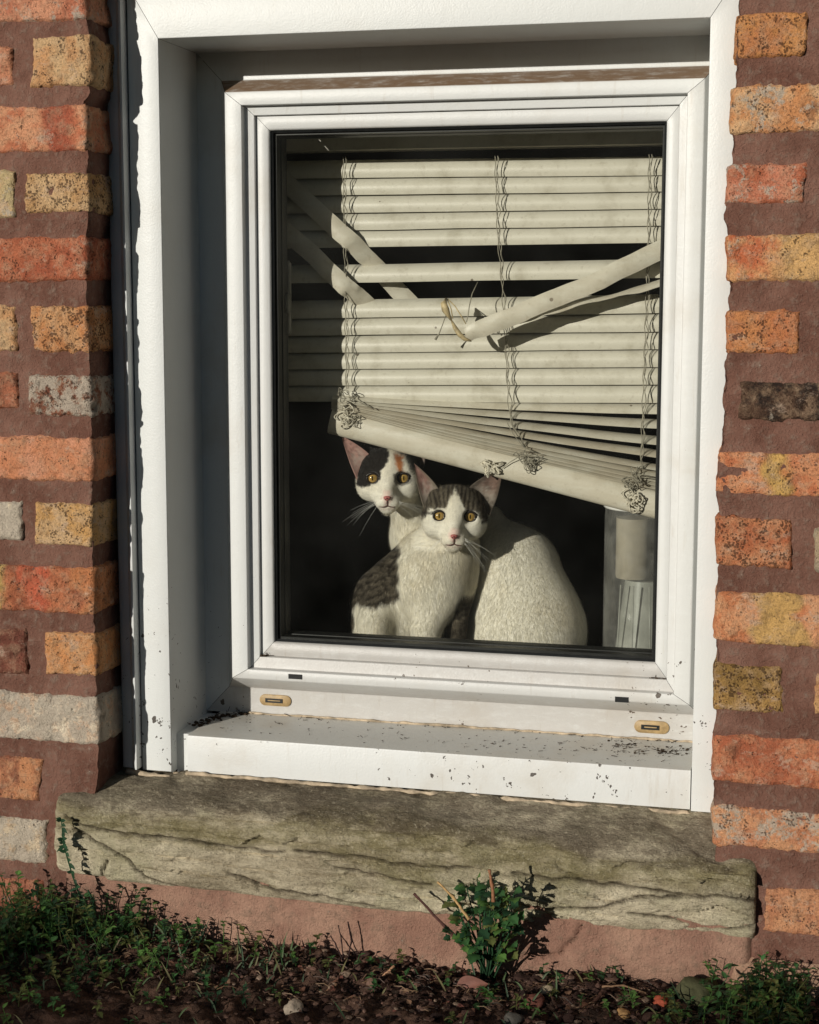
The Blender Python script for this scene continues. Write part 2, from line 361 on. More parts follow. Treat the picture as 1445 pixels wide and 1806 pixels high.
def wthr(c):
    c = lin(c); return (c*.80+.20*c.mean()*np.array([1.2, 1, .78]))*1.34
BV = MB(); BA = []; BB = []; BP = []
def brick(side, s0, s1, z0, z1, ca, cb, pit=.5, whi=.2, rnd=None, grad=None, slope=(0, 0), reveal=.075):
    """slope: dz/ds of bottom and top edge"""
    rnd = random.random() if rnd is None else rnd
    if s1 > 0: ss = np.concatenate([np.linspace(s0, -.004, max(4, int((-s0)/.003))), np.linspace(-.002, .004, 4), np.arange(.007, reveal, .004)])
    else: ss = np.linspace(s0, s1, max(6, int((s1-s0)/.003)))
    nv = max(8, int((z1-z0)/.003)); tt = np.linspace(0, 1, nv)
    S, T = np.meshgrid(ss, tt)
    Z = z0+(z1-z0)*T
    P = np.stack([S, Z, np.full_like(S, rnd*50)], -1)
    w = fbm(P*26, 2, 11)*.0018+fbm(P*170, 3, 12)*.0017; w2 = fbm(P*26, 2, 21)*.0018+fbm(P*170, 3, 22)*.0017
    ew = 1-np.minimum(np.minimum(T, 1-T)*6, 1)*.5
    Z = Z+w*ew; edge_s = np.where((s1 > 0) & (S > -.012), 0, 1.0)
    S2 = S+w2*edge_s
    dT = np.minimum(T, 1-T)*(z1-z0); dS = (S-s0) if s1 > 0 else np.minimum(S-s0, s1-S)
    dd = np.minimum(dT, dS)+fbm(P*90, 2, 4)*.0012
    off = .0044-.0095*np.exp(-np.maximum(dd, 0)/.0013)+.0016*fbm(P*70, 4, 5)+.0018*fbm(P*20, 2, 6)
    pits = np.clip(fbm(P*150, 2, 77)-.55, 0, 1)*-.010*pit; off = off+pits
    X, Y = path(S2, Z, off, side)
    if s1 > 0: X = X+np.where(np.abs(S) < .01, (-1 if side == 'L' else 1)*np.clip(fbm(P*60, 3, 9), 0, 1)*.003, 0)
    n = len(BV.V); BV.add(np.stack([X, Y, Z], -1).reshape(-1, 3), grid(len(ss), nv))
    k = S.size; ca = wthr(ca); cb = wthr(cb)
    A = np.tile(ca, (k, 1)); Bc = np.tile(cb, (k, 1))
    if grad is not None:
        for (ga, gb, gc) in grad:     # vertical colour bands of kiln stacking: along s fraction
            fr = ((S-s0)/(max(s1, 0) if s1 > 0 else s1-s0) if s1 <= 0 else (S-s0)/(-s0)).ravel(); fr = fr+.05*fbm(P.reshape(-1, 3)*50, 2, 3)
            mk = (sm(ga-.03, ga+.03, fr)*(1-sm(gb-.03, gb+.03, fr)))[:, None]; A = A*(1-mk)+wthr(gc)*mk; Bc = Bc*(1-mk)+wthr(gc)*.85*mk
    BA.append(A); BB.append(Bc); BP.append(np.tile([pit, whi, rnd], (k, 1)))
def bpx(side, x0, y0, x1, y1, *a, **k):
    xm = (x0+x1)/2; p0 = at(x0, y1, YB); p1 = at(x1, y0, YB); e = (xl if side == 'L' else xr)((p0[2]+p1[2])/2)
    cl = (max(x0, 0)+min(x1, 1445))/2
    z0 = at(cl, y1, YB)[2]; z1 = at(cl, y0, YB)[2]
    if side == 'L': s0, s1 = p0[0]-e, p1[0]-e
    else: s0, s1 = e-p1[0], e-p0[0]
    if s1 > -.010: s1 = .1
    brick(side, s0, s1, z0, z1, *a, **k)
random.seed(4)
OR, OC, RD, YE, PK, WH, PU, BK = (204, 128, 90), (204, 146, 92), (160, 82, 56), (208, 168, 118), (214, 142, 106), (218, 204, 180), (112, 60, 48), (50, 40, 36)
LB = [(-170, -22, 150, 40, PK, (190, 104, 72), .3, .5), (-70, 82, 24, 152, (205, 130, 98), OR, .3, .3), (56, 62, 162, 155, OC, YE, .7, .15),
      (-170, 184, 152, 270, (196, 108, 70), (216, 146, 104), .4, .3), (-70, 300, 28, 386, YE, (190, 170, 120), .3, .5), (47, 302, 160, 378, YE, (190, 140, 82), 1.0, .15),
      (-170, 416, 156, 497, (166, 80, 50), (186, 98, 62), .6, .3), (-70, 537, 30, 620, OC, YE, .7, .1), (56, 536, 160, 622, (196, 124, 66), OC, 1.0, .1),
      (-70, 655, 33, 722, (186, 104, 70), (150, 88, 62), .4, .3), (50, 660, 162, 735, (118, 64, 46), (140, 84, 60), .7, .75), (-170, 768, 164, 850, PK, (206, 126, 82), .4, .25),
      (-70, 882, 42, 955, WH, (206, 190, 160), .1, 1), (62, 886, 164, 965, (202, 150, 82), YE, .7, .15), (-170, 996, 167, 1082, (150, 78, 50), (190, 106, 64), .6, .2),
      (-70, 1108, 50, 1190, PU, (132, 72, 56), .4, .1), (80, 1113, 170, 1193, (208, 134, 72), OC, .5, .15), (-170, 1222, 174, 1310, WH, (196, 160, 132), .3, .8),
      (-70, 1332, 76, 1412, (150, 88, 62), (196, 124, 78), .5, .1), (-170, 1440, 82, 1522, (206, 186, 156), (186, 160, 130), .4, .8), (-170, 1548, 78, 1625, (196, 116, 84), (178, 96, 70), .3, .4)]
grads = {14: [(.40, .54, (190, 160, 84)), (.67, .77, (200, 88, 54)), (.93, 1.2, (204, 124, 70))], 3: [(.78, .93, (176, 82, 54))], 18: [(.74, .92, (210, 136, 86))]}
for i, (x0, y0, x1, y1, a, b, pi, wi) in enumerate(LB): bpx('L', x0, y0, x1, y1, a, b, pi, wi, grad=grads.get(i))
RB = [(1300, 18, 1428, 103, (204, 134, 66), (190, 116, 62), .9, .1), (1297, 148, 1640, 237, (206, 134, 76), (218, 168, 116), .7, .5), (1290, 286, 1424, 362, (182, 92, 56), (204, 120, 88), .6, .55),
      (1284, 410, 1640, 498, (196, 98, 52), (214, 150, 92), .5, .4), (1288, 545, 1415, 627, (202, 126, 66), (190, 108, 58), .7, .1), (1300, 672, 1640, 742, BK, (86, 62, 48), .6, .3),
      (1265, 794, 1640, 876, (198, 108, 62), (212, 136, 88), .6, .3), (1267, 910, 1402, 1004, (178, 94, 52), (196, 120, 74), 1.0, .1), (1434, 930, 1640, 1008, (150, 138, 118), (170, 150, 120), .6, .4),
      (1266, 1044, 1640, 1138, (196, 112, 64), (214, 146, 98), .4, .2), (1263, 1170, 1384, 1258, (142, 108, 50), (170, 128, 62), 1.0, .1), (1432, 1185, 1640, 1262, (198, 148, 92), (188, 128, 80), .4, .2),
      (1258, 1295, 1640, 1386, (172, 88, 54), (196, 114, 72), .4, .1), (1262, 1424, 1640, 1500, (210, 146, 100), (196, 116, 72), .7, .6), (1346, 1564, 1640, 1648, (200, 136, 92), (186, 116, 76), .7, .3)]
gr = {3: [(-.2, .74, (214, 164, 96))], 6: [(.67, .77, (206, 160, 76))], 9: [(.60, .83, (204, 158, 84))]}
for i, (x0, y0, x1, y1, a, b, pi, wi) in enumerate(RB): bpx('R', x0, y0, x1, y1, a, b, pi, wi, grad=gr.get(i) or None)
pal = [(OR, OC), (RD, OR), (OC, YE), (PK, OR), (PU, RD), (YE, OC), (WH, YE), (OR, RD)]
PIT0 = .0797
for side in 'LR':                                    # the wall beyond the picture's edges
    for i in range(-7, 15):
        z1 = -.011-i*PIT0+.0; z0 = z1-.058; k = 0; s1 = -.235 if i >= -1 else -.006
        while s1 > -.74:
            Lb = (.10 if (i+k) % 2 else .215)*random.uniform(.93, 1.05); s0 = s1-Lb; s0 = max(s0, -.745)
            if s1-s0 > .03:
                a, b = random.choice(pal); brick(side, s0, s1 if s1 < -.01 else .1, z0, z1, a, b, random.uniform(.3, 1), random.uniform(.1, .6))
            s1 = s0-.016; k += 1
bobj = mesh_obj('brickwork', BV.V, BV.F, M_BRICK, wall, True, {'colA': np.concatenate(BA), 'colB': np.concatenate(BB), 'par': np.concatenate(BP)})
# stretcher courses above the opening
BV = MB(); BA = []; BB = []; BP = []
for i in range(5):
    z0 = .085+i*.0797; x = -.05-.05*(i % 2)
    while x < .72:
        a, b = random.choice(pal); L_ = random.uniform(.19, .215)
        e = float(xl(z0+.03)); brick('L', x-e if x-e < 0 else x-e, min(x+L_, .76)-e, z0, z0+.062, a, b, .5, .3) if x+L_-e < 0 else None
        nu, nv = 50, 20; U, T = np.meshgrid(np.linspace(x, min(x+L_, .75), nu), np.linspace(z0, z0+.062, nv)); P = np.stack([U, T, U*0+i*3.1], -1)
        dd = np.minimum(np.minimum(U-x, min(x+L_, .75)-U), np.minimum(T-z0, z0+.062-T))
        off = .0026-.0075*np.exp(-np.maximum(dd, 0)/.0016)+.0013*fbm(P*70, 4, 5)
        BV.add(np.stack([U+.002*fbm(P*40, 2, 1), YB-off, T+.002*fbm(P*40, 2, 2)], -1).reshape(-1, 3), grid(nu, nv))
        BA.append(np.tile(lin(a), (U.size, 1))); BB.append(np.tile(lin(b), (U.size, 1))); BP.append(np.tile([.6, .3, random.random()], (U.size, 1)))
        x += L_+.016
mesh_obj('brickwork', BV.V, BV.F, M_BRICK, wall, True, {'colA': np.concatenate(BA), 'colB': np.concatenate(BB), 'par': np.concatenate(BP)})

# pink rendered footing under the stone sill
xs = np.arange(-.118, .742, .004); zs = np.arange(-1.25, -1.0, .004); XX, ZZ = np.meshgrid(xs, zs); P = np.stack([XX, ZZ, XX*0], -1)
pr = .0055+.0018*fbm(P*30, 4, 3)+.003*fbm(P*8, 2, 4)
def polyd(X, Z, pts):
    d = np.full(X.shape, 9.)
    for (a, b), (c, e) in zip(pts[:-1], pts[1:]):
        L2 = (c-a)**2+(e-b)**2; t = np.clip(((X-a)*(c-a)+(Z-b)*(e-b))/L2, 0, 1); d = np.minimum(d, np.hypot(X-a-t*(c-a), Z-b-t*(e-b)))
    return d
def pp(pts, Y): return [tuple(at(x, y, Y)[[0, 2]]) for x, y in pts]
ck = polyd(XX+.0015*fbm(P*90, 3, 2), ZZ+.0015*fbm(P*90, 3, 5), pp([(1030, 1630), (1015, 1655), (985, 1682), (955, 1690), (925, 1686)], YB))
pr = pr-.010*np.exp(-(ck/.0018)**2); xm = at(1015, 1670, YB)[0]
pr = pr+np.where(XX > xm, .003, 0); pr = pr*sm(0, .006, XX-xs[0])*sm(0, .006, xs[-1]-XX)-.001
rd = sm(.1, .7, fbm(P*25, 3, 8))*sm(xm+.03, xm+.09, XX)*(1-sm(xm+.16, xm+.22, XX))
pl = mesh_obj('footing', np.stack([XX, YB-pr, ZZ], -1).reshape(-1, 3), grid(len(xs), len(zs)), M_PLINTH, wall); pl['label'] = 'pink rendered footing under the stone sill'
xs = np.arange(.70, 1.4, .004); zs = np.arange(-1.25, -1.058, .004); XX, ZZ = np.meshgrid(xs, zs); P = np.stack([XX, ZZ, XX*0+7], -1)
pr = (.016+.002*fbm(P*25, 4, 3))*sm(0, .012, -1.060-ZZ+.002*fbm(P*40, 2, 5))*sm(0, .01, XX-.712+.003*fbm(P*60, 2, 6))-.001
mesh_obj('footing_block', np.stack([XX, YB-pr, ZZ], -1).reshape(-1, 3), grid(len(xs), len(zs)), m_mortar('pale_pink_block', lin((186, 146, 122)), lin((204, 168, 142)), lin((168, 140, 116))), wall)

# ================================================================ stone sill
SX0, SX1 = at(92, 1480, -.085)[0], at(1334, 1600, -.085)[0]
us = np.arange(SX0, SX1+.0005, .0026)
# profile parameter v: 0 back-top .. 1 front-top lip .. 2 front-bottom .. 3 back-bottom
vt = np.concatenate([np.linspace(0, 1, 42)[:-1], np.linspace(1, 2, 50), np.linspace(2, 3, 10)[1:]])
U, Vv = np.meshgrid(us, vt); fx = (U-SX0)/(SX1-SX0)
ztb = -.9175+0*fx; zf = -.930-.014*sm(.0, 1, fx)-.004*np.sin(fx*9); zbt = -1.036-.004*np.sin(fx*3)-.003*fx
zbt = zbt+np.where(fx < .08, .004, 0)
Yf = -.086-.002*np.sin(fx*5); Y = np.where(Vv < 1, .02+(Yf-.02)*Vv, np.where(Vv < 2, Yf, Yf+(.06-0)*(Vv-2)))
Z = np.where(Vv < 1, ztb+(zf-ztb)*Vv**1.6, np.where(Vv < 2, zf+(zbt-zf)*(Vv-1), zbt))
P = np.stack([U, Y, Z], -1)
rn = .010*np.exp(-np.abs(Vv-1)*np.where(Vv < 1, 9, 7)); Y = Y+rn*.75; Z = Z-rn*.55           # rounded lip
rb = .006*np.exp(-np.abs(Vv-2)*14); Y = Y+rb; Z = Z+rb*.5
fr = sm(.8, 1.15, Vv)*(1-sm(2.0, 2.4, Vv))
# bedding ledges: horizontal layers that step in and out along wavy lines
lay = (Z-.010*fbm(P*np.array([7, 1, 7]), 3, 41)+.012*fx)*52
st = np.abs((lay % 1)-.5)*2; groove = np.exp(-((1-st)/.10)**2)*sm(.0, .5, fbm(P*np.array([9, 3, 22]), 2, 15)+.25)
lyr = np.floor(lay+.35*fbm(P*np.array([40, 10, 60]), 2, 71)); prot = fr*(.0050*vn(np.stack([lyr*3.7, U*7, U*0], -1), 72)+.0030*vn(np.stack([lyr*2.3, U*22, U*0], -1), 74)+.0040*fbm(P*np.array([14, 10, 45]), 4, 3)+.0022*fbm(P*np.array([60, 40, 120]), 3, 4)-.0045*groove)+(1-fr)*(.004*fbm(P*25, 5, 6))
cr = np.zeros_like(U)
Xw = U+.002*fbm(P*60, 3, 51); Zw = Z+.002*fbm(P*60, 3, 52)
cracks = [[(112, 1440), (170, 1465), (240, 1475), (330, 1485), (420, 1500), (500, 1505)], [(130, 1465), (200, 1505), (260, 1550), (320, 1572)], [(186, 1522), (180, 1545), (184, 1560)],
          [(905, 1545), (1000, 1553), (1100, 1568), (1210, 1578), (1330, 1585)], [(930, 1610), (1010, 1605), (1060, 1600), (1130, 1585), (1200, 1580)], [(1110, 1612), (1180, 1625), (1240, 1640), (1330, 1640)],
          [(590, 1530), (700, 1552), (760, 1560)], [(520, 1500), (640, 1512), (740, 1530), (830, 1535)], [(400, 1545), (470, 1570), (560, 1580), (660, 1600)]]
for q in cracks:
    d = polyd(Xw, Zw, pp(q, -.087)); c_ = np.exp(-(d/.0016)**2)*fr; cr = np.maximum(cr, c_); prot = prot-.0055*c_
    # layer under the crack steps out a little
chip = polyd(U, Z*0+Y, [(at(1180, 1470, -.03)[0], -.02), (at(1290, 1500, -.05)[0], -.075)])
Z = Z-np.where(Vv < 1.1, .007*np.exp(-(chip/.016)**2), 0)
Y = Y-prot*fr; Z = Z+prot*(1-fr)*np.where(Vv < 1, 1, 0)
e0 = U-SX0; e1 = SX1-U
endr = .010*np.exp(-np.minimum(e0, e1)/.006); Y = Y+np.where(Vv > .6, endr, 0)*.9; Z = Z+np.where((Vv > .3) & (Vv < 1.5), -endr*.5, 0)
mn = .30*fbm(P*np.array([9, 3, 16]), 4, 81); moss = sm(.85, 1.05, Vv+mn)*(1-sm(1.35, 1.62, Vv+mn)); V = np.stack([U, Y, Z], -1).reshape(-1, 3); F = grid(len(us), len(vt)); nu = len(us); nvv = len(vt)
F.append(tuple(j*nu for j in range(nvv))); F.append(tuple(j*nu+nu-1 for j in range(nvv))[::-1])
top = (1-sm(.95, 1.35, Vv+.12*fbm(P*14, 3, 61))).ravel()
st_o = mesh_obj('stone_sill', V, F, M_STONE, None, True, {'Col': top, 'crack': cr.ravel(), 'moss': moss.ravel()}, loc=(.3, -.03, -1.04))
autosmooth(st_o, 60)
tag(st_o, 'long weathered sandstone sill slab, mossy and cracked, under the white window', 'stone sill')

# ================================================================ the window
win = thing('window', 'white plastic casement window with dirty frame, recessed in the brick wall', 'window', (.33, .06, -.918)); win['kind'] = 'thing'
def prof_side(mb, prof, side, gap=.0003, dirt=None):
    """prof rows: (L, R, T, B, Y) -> the mitred length of one side"""
    V = []
    for (l, r, t, b, y) in prof:
        if side == 'L': V += [(l, y, t-gap), (l, y, b+gap)]
        if side == 'R': V += [(r, y, t-gap), (r, y, b+gap)]
        if side == 'T': V += [(l+gap, y, t), (r-gap, y, t)]
        if side == 'B': V += [(l+gap, y, b), (r-gap, y, b)]
    n = len(prof); nseg = 60; VV = []
    for i in range(n):
        a, b = np.array(V[2*i]), np.array(V[2*i+1])
        for k in range(nseg+1): VV.append(a+(b-a)*k/nseg)
    F = [(i*(nseg+1)+k, i*(nseg+1)+k+1, (i+1)*(nseg+1)+k+1, (i+1)*(nseg+1)+k) for i in range(n-1) for k in range(nseg)]
    d = np.repeat(np.array(dirt if dirt is not None else [0]*n, float), nseg+1)
    mb.add(VV, F, np.stack([d]*3, -1)); return mb
def rounded(prof, r=.0012):
    """knock the corners off a profile so the arrises catch light"""
    out = [prof[0]]
    for i in range(1, len(prof)-1):
        a, b, c = map(np.array, (prof[i-1], prof[i], prof[i+1]))
        la = max(np.abs(b-a).max(), 1e-6); lc = max(np.abs(c-b).max(), 1e-6)
        ra, rc = min(r, la*.4), min(r, lc*.4)
        out += [tuple(b+(a-b)*ra/la), tuple(b+((a-b)*ra/la+(c-b)*rc/lc)*.29), tuple(b+(c-b)*rc/lc)]
    return out+[prof[-1]]
WD, HT = .66, -.918
# casing boards + reveal lining
for side in 'LRT':
    mb = MB(); g = .0004
    prof = [(-.040, WD+.044, .066, HT-.02, .02), (-.040, WD+.044, .066, HT-.02, 0), (0, WD, 0, HT-.0, 0), (0, WD, 0, HT, .002)]
    if side != 'T': prof = [(p[0], p[1], p[2], HT+.002, p[4]) for p in prof]
    prof_side(mb, rounded(prof, .0015), side, g, None)
    o = mb.obj('casing_board', M_CASE, win, key='dirt'); autosmooth(o)
    mb = MB(); prof = [(0, WD, 0, HT, .0022), (0, WD, 0, HT, .150)]
    if side == 'T': prof = [(0.0005, WD-.0005, 0, HT, .0022), (0.0005, WD-.0005, 0, HT, .150)]
    prof_side(mb, prof, side, 0); mb.obj('reveal_lining', M_CASE, win, key='dirt')
# raised outer strip against the bricks, left side
mb = MB(); n_ = 60
for i, zz_ in enumerate(np.linspace(.066, -.912, n_+1)):
    tt_ = i/n_; xo = -.066-.001*math.sin(tt_*5); xi = -.0415+.0006*tt_
    row = [(xo, .01), (xo, -.004), (xo+.003, -.0075), (xi-.0095, -.0075), (xi-.0085, -.009), (xi-.003, -.0150), (xi-.0005, -.0148), (xi, -.011), (xi, .002)]
    mb.V += [(x, y, zz_) for x, y in row]; mb.c += [(0, 0, 0)]*len(row)
k_ = 9
for i in range(n_):
    for j in range(k_-1): mb.F.append((i*k_+j, (i+1)*k_+j, (i+1)*k_+j+1, i*k_+j+1))
mb.F.append(tuple(n_*k_+j for j in range(k_)))
autosmooth(mb.obj('edge_strip', M_CASE, win, key='dirt'), 50)
# ragged sealant at the foot of the boards and along their joint with the sill
def sealant(pts, r, name='sealant', mt=M_SEAL, sd=1):
    P = []
    for a, b in zip(pts[:-1], pts[1:]):
        a = np.array(a); b = np.array(b); n = max(2, int(np.linalg.norm(b-a)/.004))
        for k in range(n): P.append(a+(b-a)*k/n)
    P.append(np.array(pts[-1])); P = np.array(P); P = P+.0009*np.stack([fbm(P*90, 2, sd), fbm(P*90, 2, sd+3), fbm(P*90, 2, sd+5)], -1)
    rr = r*(1+.45*fbm(P*110, 2, sd+9)); return MB().tube(P, np.maximum(rr, r*.4), 7).obj(name, mt, win)
sealant([(-.06, -.006, -.917), (-.03, -.006, -.921), (0, -.006, -.921)], .0035)
sealant([(.0, .008, -.921), (.02, .004, -.920), (.022, .0, -.9165), (.3, .001, -.9185), (.655, .001, -.9195), (.66, -.002, -.922), (.70, -.004, -.928)], .0028, sd=4)
sealant([(.06, .125, -.8655), (.35, .125, -.8655), (.655, .125, -.8655)], .0016, sd=7)
# outer frame
FR = [(0, .662, 0, -.8668, .127), (.034, .660, -.0357, -.8306, .127), (.0345, .6598, -.036, -.8301, .1245), (.050, .6490, -.0543, -.8110, .095), (.0716, .629, -.0706, -.7983, .095), (.0716, .629, -.0706, -.7983, .106),
      (.0847, .6190, -.0824, -.7830, .106), (.0847, .6190, -.0824, -.7830, .128)]
FRr = rounded(FR, .0016)
for side in 'LRTB':
    mb = MB(); dirt = [0]*len(FRr)
    if side == 'T': dirt = [1.0 if (.0965 < p[4] < .1252 and -.056 < p[2] < -.034) else 0.0 for p in FRr]
    if side == 'R': dirt = [.12]*len(FRr)
    if side == 'B': dirt = [.34 if p[4] > .1 else .16 for p in FRr]
    prof_side(mb, FRr, side, .00035, dirt); autosmooth(mb.obj('frame', M_PAINT, win, key='dirt'), 40)
SA = [(.0852, .6185, -.0829, -.7825, .125), (.0852, .6185, -.0829, -.7825, .1125), (.0860, .6177, -.0837, -.7817, .112), (.1000, .6062, -.0980, -.7660, .112), (.1022, .6040, -.1002, -.7640, .1140), (.1030, .6032, -.101, -.7632, .124)]
for side in 'LRTB':
    mb = MB(); prof_side(mb, SA, side, .0003, [.35 if side == 'B' else .08]*len(SA)); autosmooth(mb.obj('sash', M_PAINT, win, key='dirt'), 50)
# gasket, spacer bar and inner bead seen round the glass edge
for name, prof, mt in (('gasket', [(.1028, .6034, -.1008, -.7634, .1165), (.1058, .6010, -.1036, -.7608, .1185), (.1058, .6010, -.1036, -.7608, .1205)], M_BLACK),
                       ('spacer_bar', [(.100, .607, -.098, -.766, .1232), (.1085, .5985, -.1060, -.7580, .1232), (.1085, .5985, -.1060, -.7580, .1385)], M_BLACK),
                       ('inner_bead', [(.104, .606, -.1, -.764, .1392), (.1092, .5980, -.1065, -.7575, .1415), (.1100, .5972, -.1075, -.7565, .1450), (.1100, .5972, -.1075, -.7565, .160)], M_BLACK)):
    mb = MB()
    for side in 'LRTB': prof_side(mb, prof, side, 0)
    autosmooth(mesh_obj(name, mb.V, mb.F, mt, win), 40)
mesh_obj('glass_pane', [(.1, .1212, -.766), (.608, .1212, -.766), (.608, .1212, -.098), (.1, .1212, -.098)], [(0, 1, 2, 3)], M_GLASS, win, False)
# plastic window sill board: dusty top and white front
mb = MB(); zt0, zt1 = -.8665, -.8675
prof = [(.128, zt0), (.008, zt1), (.0062, zt1-.0006), (.0055, zt1-.0025), (.0055, -.9155), (.02, -.9155)]
nx = 90; xa = np.linspace(.0205, .6585, nx); V = []; 
for (y, z) in prof:
    for x in xa: V.append((x, y, z))
F = [(i*nx+k, i*nx+k+1, (i+1)*nx+k+1, (i+1)*nx+k) for i in range(len(prof)-1) for k in range(nx-1)]
F += [tuple(i*nx for i in range(6)), tuple(i*nx+nx-1 for i in range(6))[::-1]]
mb.add(V, F, (0, 0, 0)); sb_ = mb.obj('sill_board', M_PAINT, win, key='dirt'); autosmooth(sb_)
sb_.data.materials.append(M_SILLW)
for pg in sb_.data.polygons:
    if pg.center.z+win.location.z > -.868 and abs(pg.normal.z) > .8: pg.material_index = 1
mb = MB(); mb.box((.0, .02, -.93), (.66, .127, -.8672-.003), (0, 0, 0)); mb.obj('sill_base', M_CASE, win, False, key='dirt')
# drainage slots and vents
def slot(px0, py0, px1, py1, Y, vent):
    a = at(px0, py1, Y); b = at(px1, py0, Y); x0, x1, z0, z1 = a[0], b[0], a[2], b[2]
    if vent:
        n = 10; r = (z1-z0)/2; zc = (z0+z1)/2; out = []
        for k in range(n+1): an = math.pi/2+math.pi*k/n; out.append((x0+r+r*math.cos(an), zc+r*math.sin(an)))
        for k in range(n+1): an = -math.pi/2+math.pi*k/n; out.append((x1-r+r*math.cos(an), zc+r*math.sin(an)))
        m_ = len(out); V = [(x, Y+.001, z) for x, z in out]+[(x, Y-.0018, z) for x, z in out]+[((x-(x0+x1)/2)*.94+(x0+x1)/2, Y-.0026, (z-zc)*.85+zc) for x, z in out]
        F = [(i, (i+1) % m_, m_+(i+1) % m_, m_+i) for i in range(m_)]+[(m_+i, m_+(i+1) % m_, 2*m_+(i+1) % m_, 2*m_+i) for i in range(m_)]+[tuple(range(2*m_, 3*m_))]
        o = mesh_obj('vent', V, F, M_VENT, win); autosmooth(o, 40)
        mm = MB(); h = (z1-z0)
        mm.box((x0+h*.55, Y-.0034, zc-h*.20), (x1-h*.75, Y-.0027, zc+h*.18)); s_ = sub('opening', mm.V, mm.F, M_BLACK, o, smooth=False)
        mm = MB(); mm.box((x0+h*.8, Y-.0042, zc-h*.03), (x1-h*.95, Y-.0036, zc+h*.05)); sub('louvre', mm.V, mm.F, M_VENT, o, smooth=False)
    else:
        mm = MB(); mm.box((x0, Y-.0006, z0), (x1, Y+.002, z1)); mm.obj('drain_slot', M_BLACK, win, False)
slot(459, 1227, 514, 1243, .127, True); slot(1119, 1273, 1181, 1291, .127, True)
slot(509, 1190, 533, 1197, .0948, False); slot(1085, 1230, 1109, 1238, .0948, False)
# window handle inside, at the left
mb = MB(); a = at(507, 585, .165); b = at(507, 465, .165)
mb.tube([a+[0, 0, -.004], a, b, b+[0, 0, .004]], [.003, .0055, .0055, .003], 10); mb.box((a[0]-.006, .15, a[2]+.025), (a[0]+.006, .165, a[2]+.05)); mb.obj('handle', M_HANDLE, win)
# inner window board
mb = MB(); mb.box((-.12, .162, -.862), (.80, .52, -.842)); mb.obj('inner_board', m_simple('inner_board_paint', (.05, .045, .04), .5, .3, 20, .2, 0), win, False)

# ================================================================ dark room behind
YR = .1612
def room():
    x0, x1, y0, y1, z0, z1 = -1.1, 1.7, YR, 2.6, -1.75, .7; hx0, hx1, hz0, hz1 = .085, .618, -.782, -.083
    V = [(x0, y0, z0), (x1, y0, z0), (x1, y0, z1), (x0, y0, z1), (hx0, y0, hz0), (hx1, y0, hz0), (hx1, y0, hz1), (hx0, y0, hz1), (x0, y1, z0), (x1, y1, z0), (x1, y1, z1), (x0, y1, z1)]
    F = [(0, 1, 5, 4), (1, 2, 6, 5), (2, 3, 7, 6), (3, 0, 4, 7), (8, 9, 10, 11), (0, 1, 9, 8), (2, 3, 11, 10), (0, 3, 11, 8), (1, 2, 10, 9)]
    o = mesh_obj('interior_wall', V, F, M_DARK, None, False, None, (.3, 1.3, -.5)); tag(o, 'walls of the room behind the window glass, its shade painted in as near black', kind='structure')
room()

# ================================================================ the blind
YBL = .235
blind = thing('window_blind', 'broken cream venetian blind hanging crookedly behind the glass with bent slats', 'blind', (.38, .235, -.10))
def slat_geo(Pc, ch, no, half=.013, bulge=.0032, n=9, th=.0005, yel=0):
    """Pc centres, ch unit chord (towards lower/outer edge), no unit outward normal"""
    Pc, ch, no = map(lambda a: np.asarray(a, float), (Pc, ch, no)); m = len(Pc); half = np.broadcast_to(half, (m,)); V = []
    for sgn in (0, 1):
        for i in range(m):
            for k in range(n):
                u = -1+2*k/(n-1); V.append(Pc[i]+ch[i]*u*half[i]+no[i]*(bulge*(1-u*u)-bulge*.5-sgn*th))
    F = []
    for i in range(m-1):
        for k in range(n-1):
            a = i*n+k; b = a+1; c = b+n; d = a+n; F.append((a, b, c, d)); q = m*n; F.append((q+d, q+c, q+b, q+a))
        F.append((i*n, (i+1)*n, m*n+(i+1)*n, m*n+i*n)); k = n-1; F.append((i*n+k, m*n+i*n+k, m*n+(i+1)*n+k, (i+1)*n+k))
    for i in (0, m-1): F.append(tuple([i*n+k for k in range(n)]+[m*n+i*n+k for k in range(n-1, -1, -1)]))
    return V, F, np.tile([yel]*3, (len(V), 1))
def slat(yl, yr, tl=66, tr=66, half=.0132, yb=YBL, sag=0, x0=.072, x1=.70, yel=0, name='slat', xl_=610, xr_=1170, hl=None, seed=0, bulge=.0062):
    A = at(xl_, yl, yb); B = at(xr_, yr, yb); xs = np.linspace(x0, x1, 36); t = (xs-A[0])/(B[0]-A[0])
    z = A[2]+(B[2]-A[2])*t-sag*4*np.clip(t, 0, 1)*(1-np.clip(t, 0, 1)); tl_ = np.radians(tl+(tr-tl)*np.clip(t, 0, 1)); wob = .0006*vn(np.stack([xs*9, xs*0+seed, xs*0], -1), 3)
    hh = half if hl is None else half*(hl+(1-hl)*np.clip(t, 0, 1))
    ch = np.stack([0*xs, -np.cos(tl_), -np.sin(tl_)], -1); no = np.stack([0*xs, -np.sin(tl_), np.cos(tl_)], -1)
    # z given is the TOP edge of the slat as seen
    zc = z-(hh*np.sin(tl_)); P = np.stack([xs, yb+0*xs+wob, zc+wob], -1)
    V, F, c = slat_geo(P, ch, no, hh, bulge, yel=yel)
    return mesh_obj(name, V, F, M_SLAT, blind, True, {'yel': c})
rows = [(249, 242), (280, 273), (310, 302), (341, 332), (372, 362), (402, 393), (465, 455), (527, 517), (557, 549), (588, 581), (617, 612), (646, 643), (675, 676)]
for i, (a, b) in enumerate(rows[1:]): autosmooth(slat(a, b, seed=i*3.3), 40)
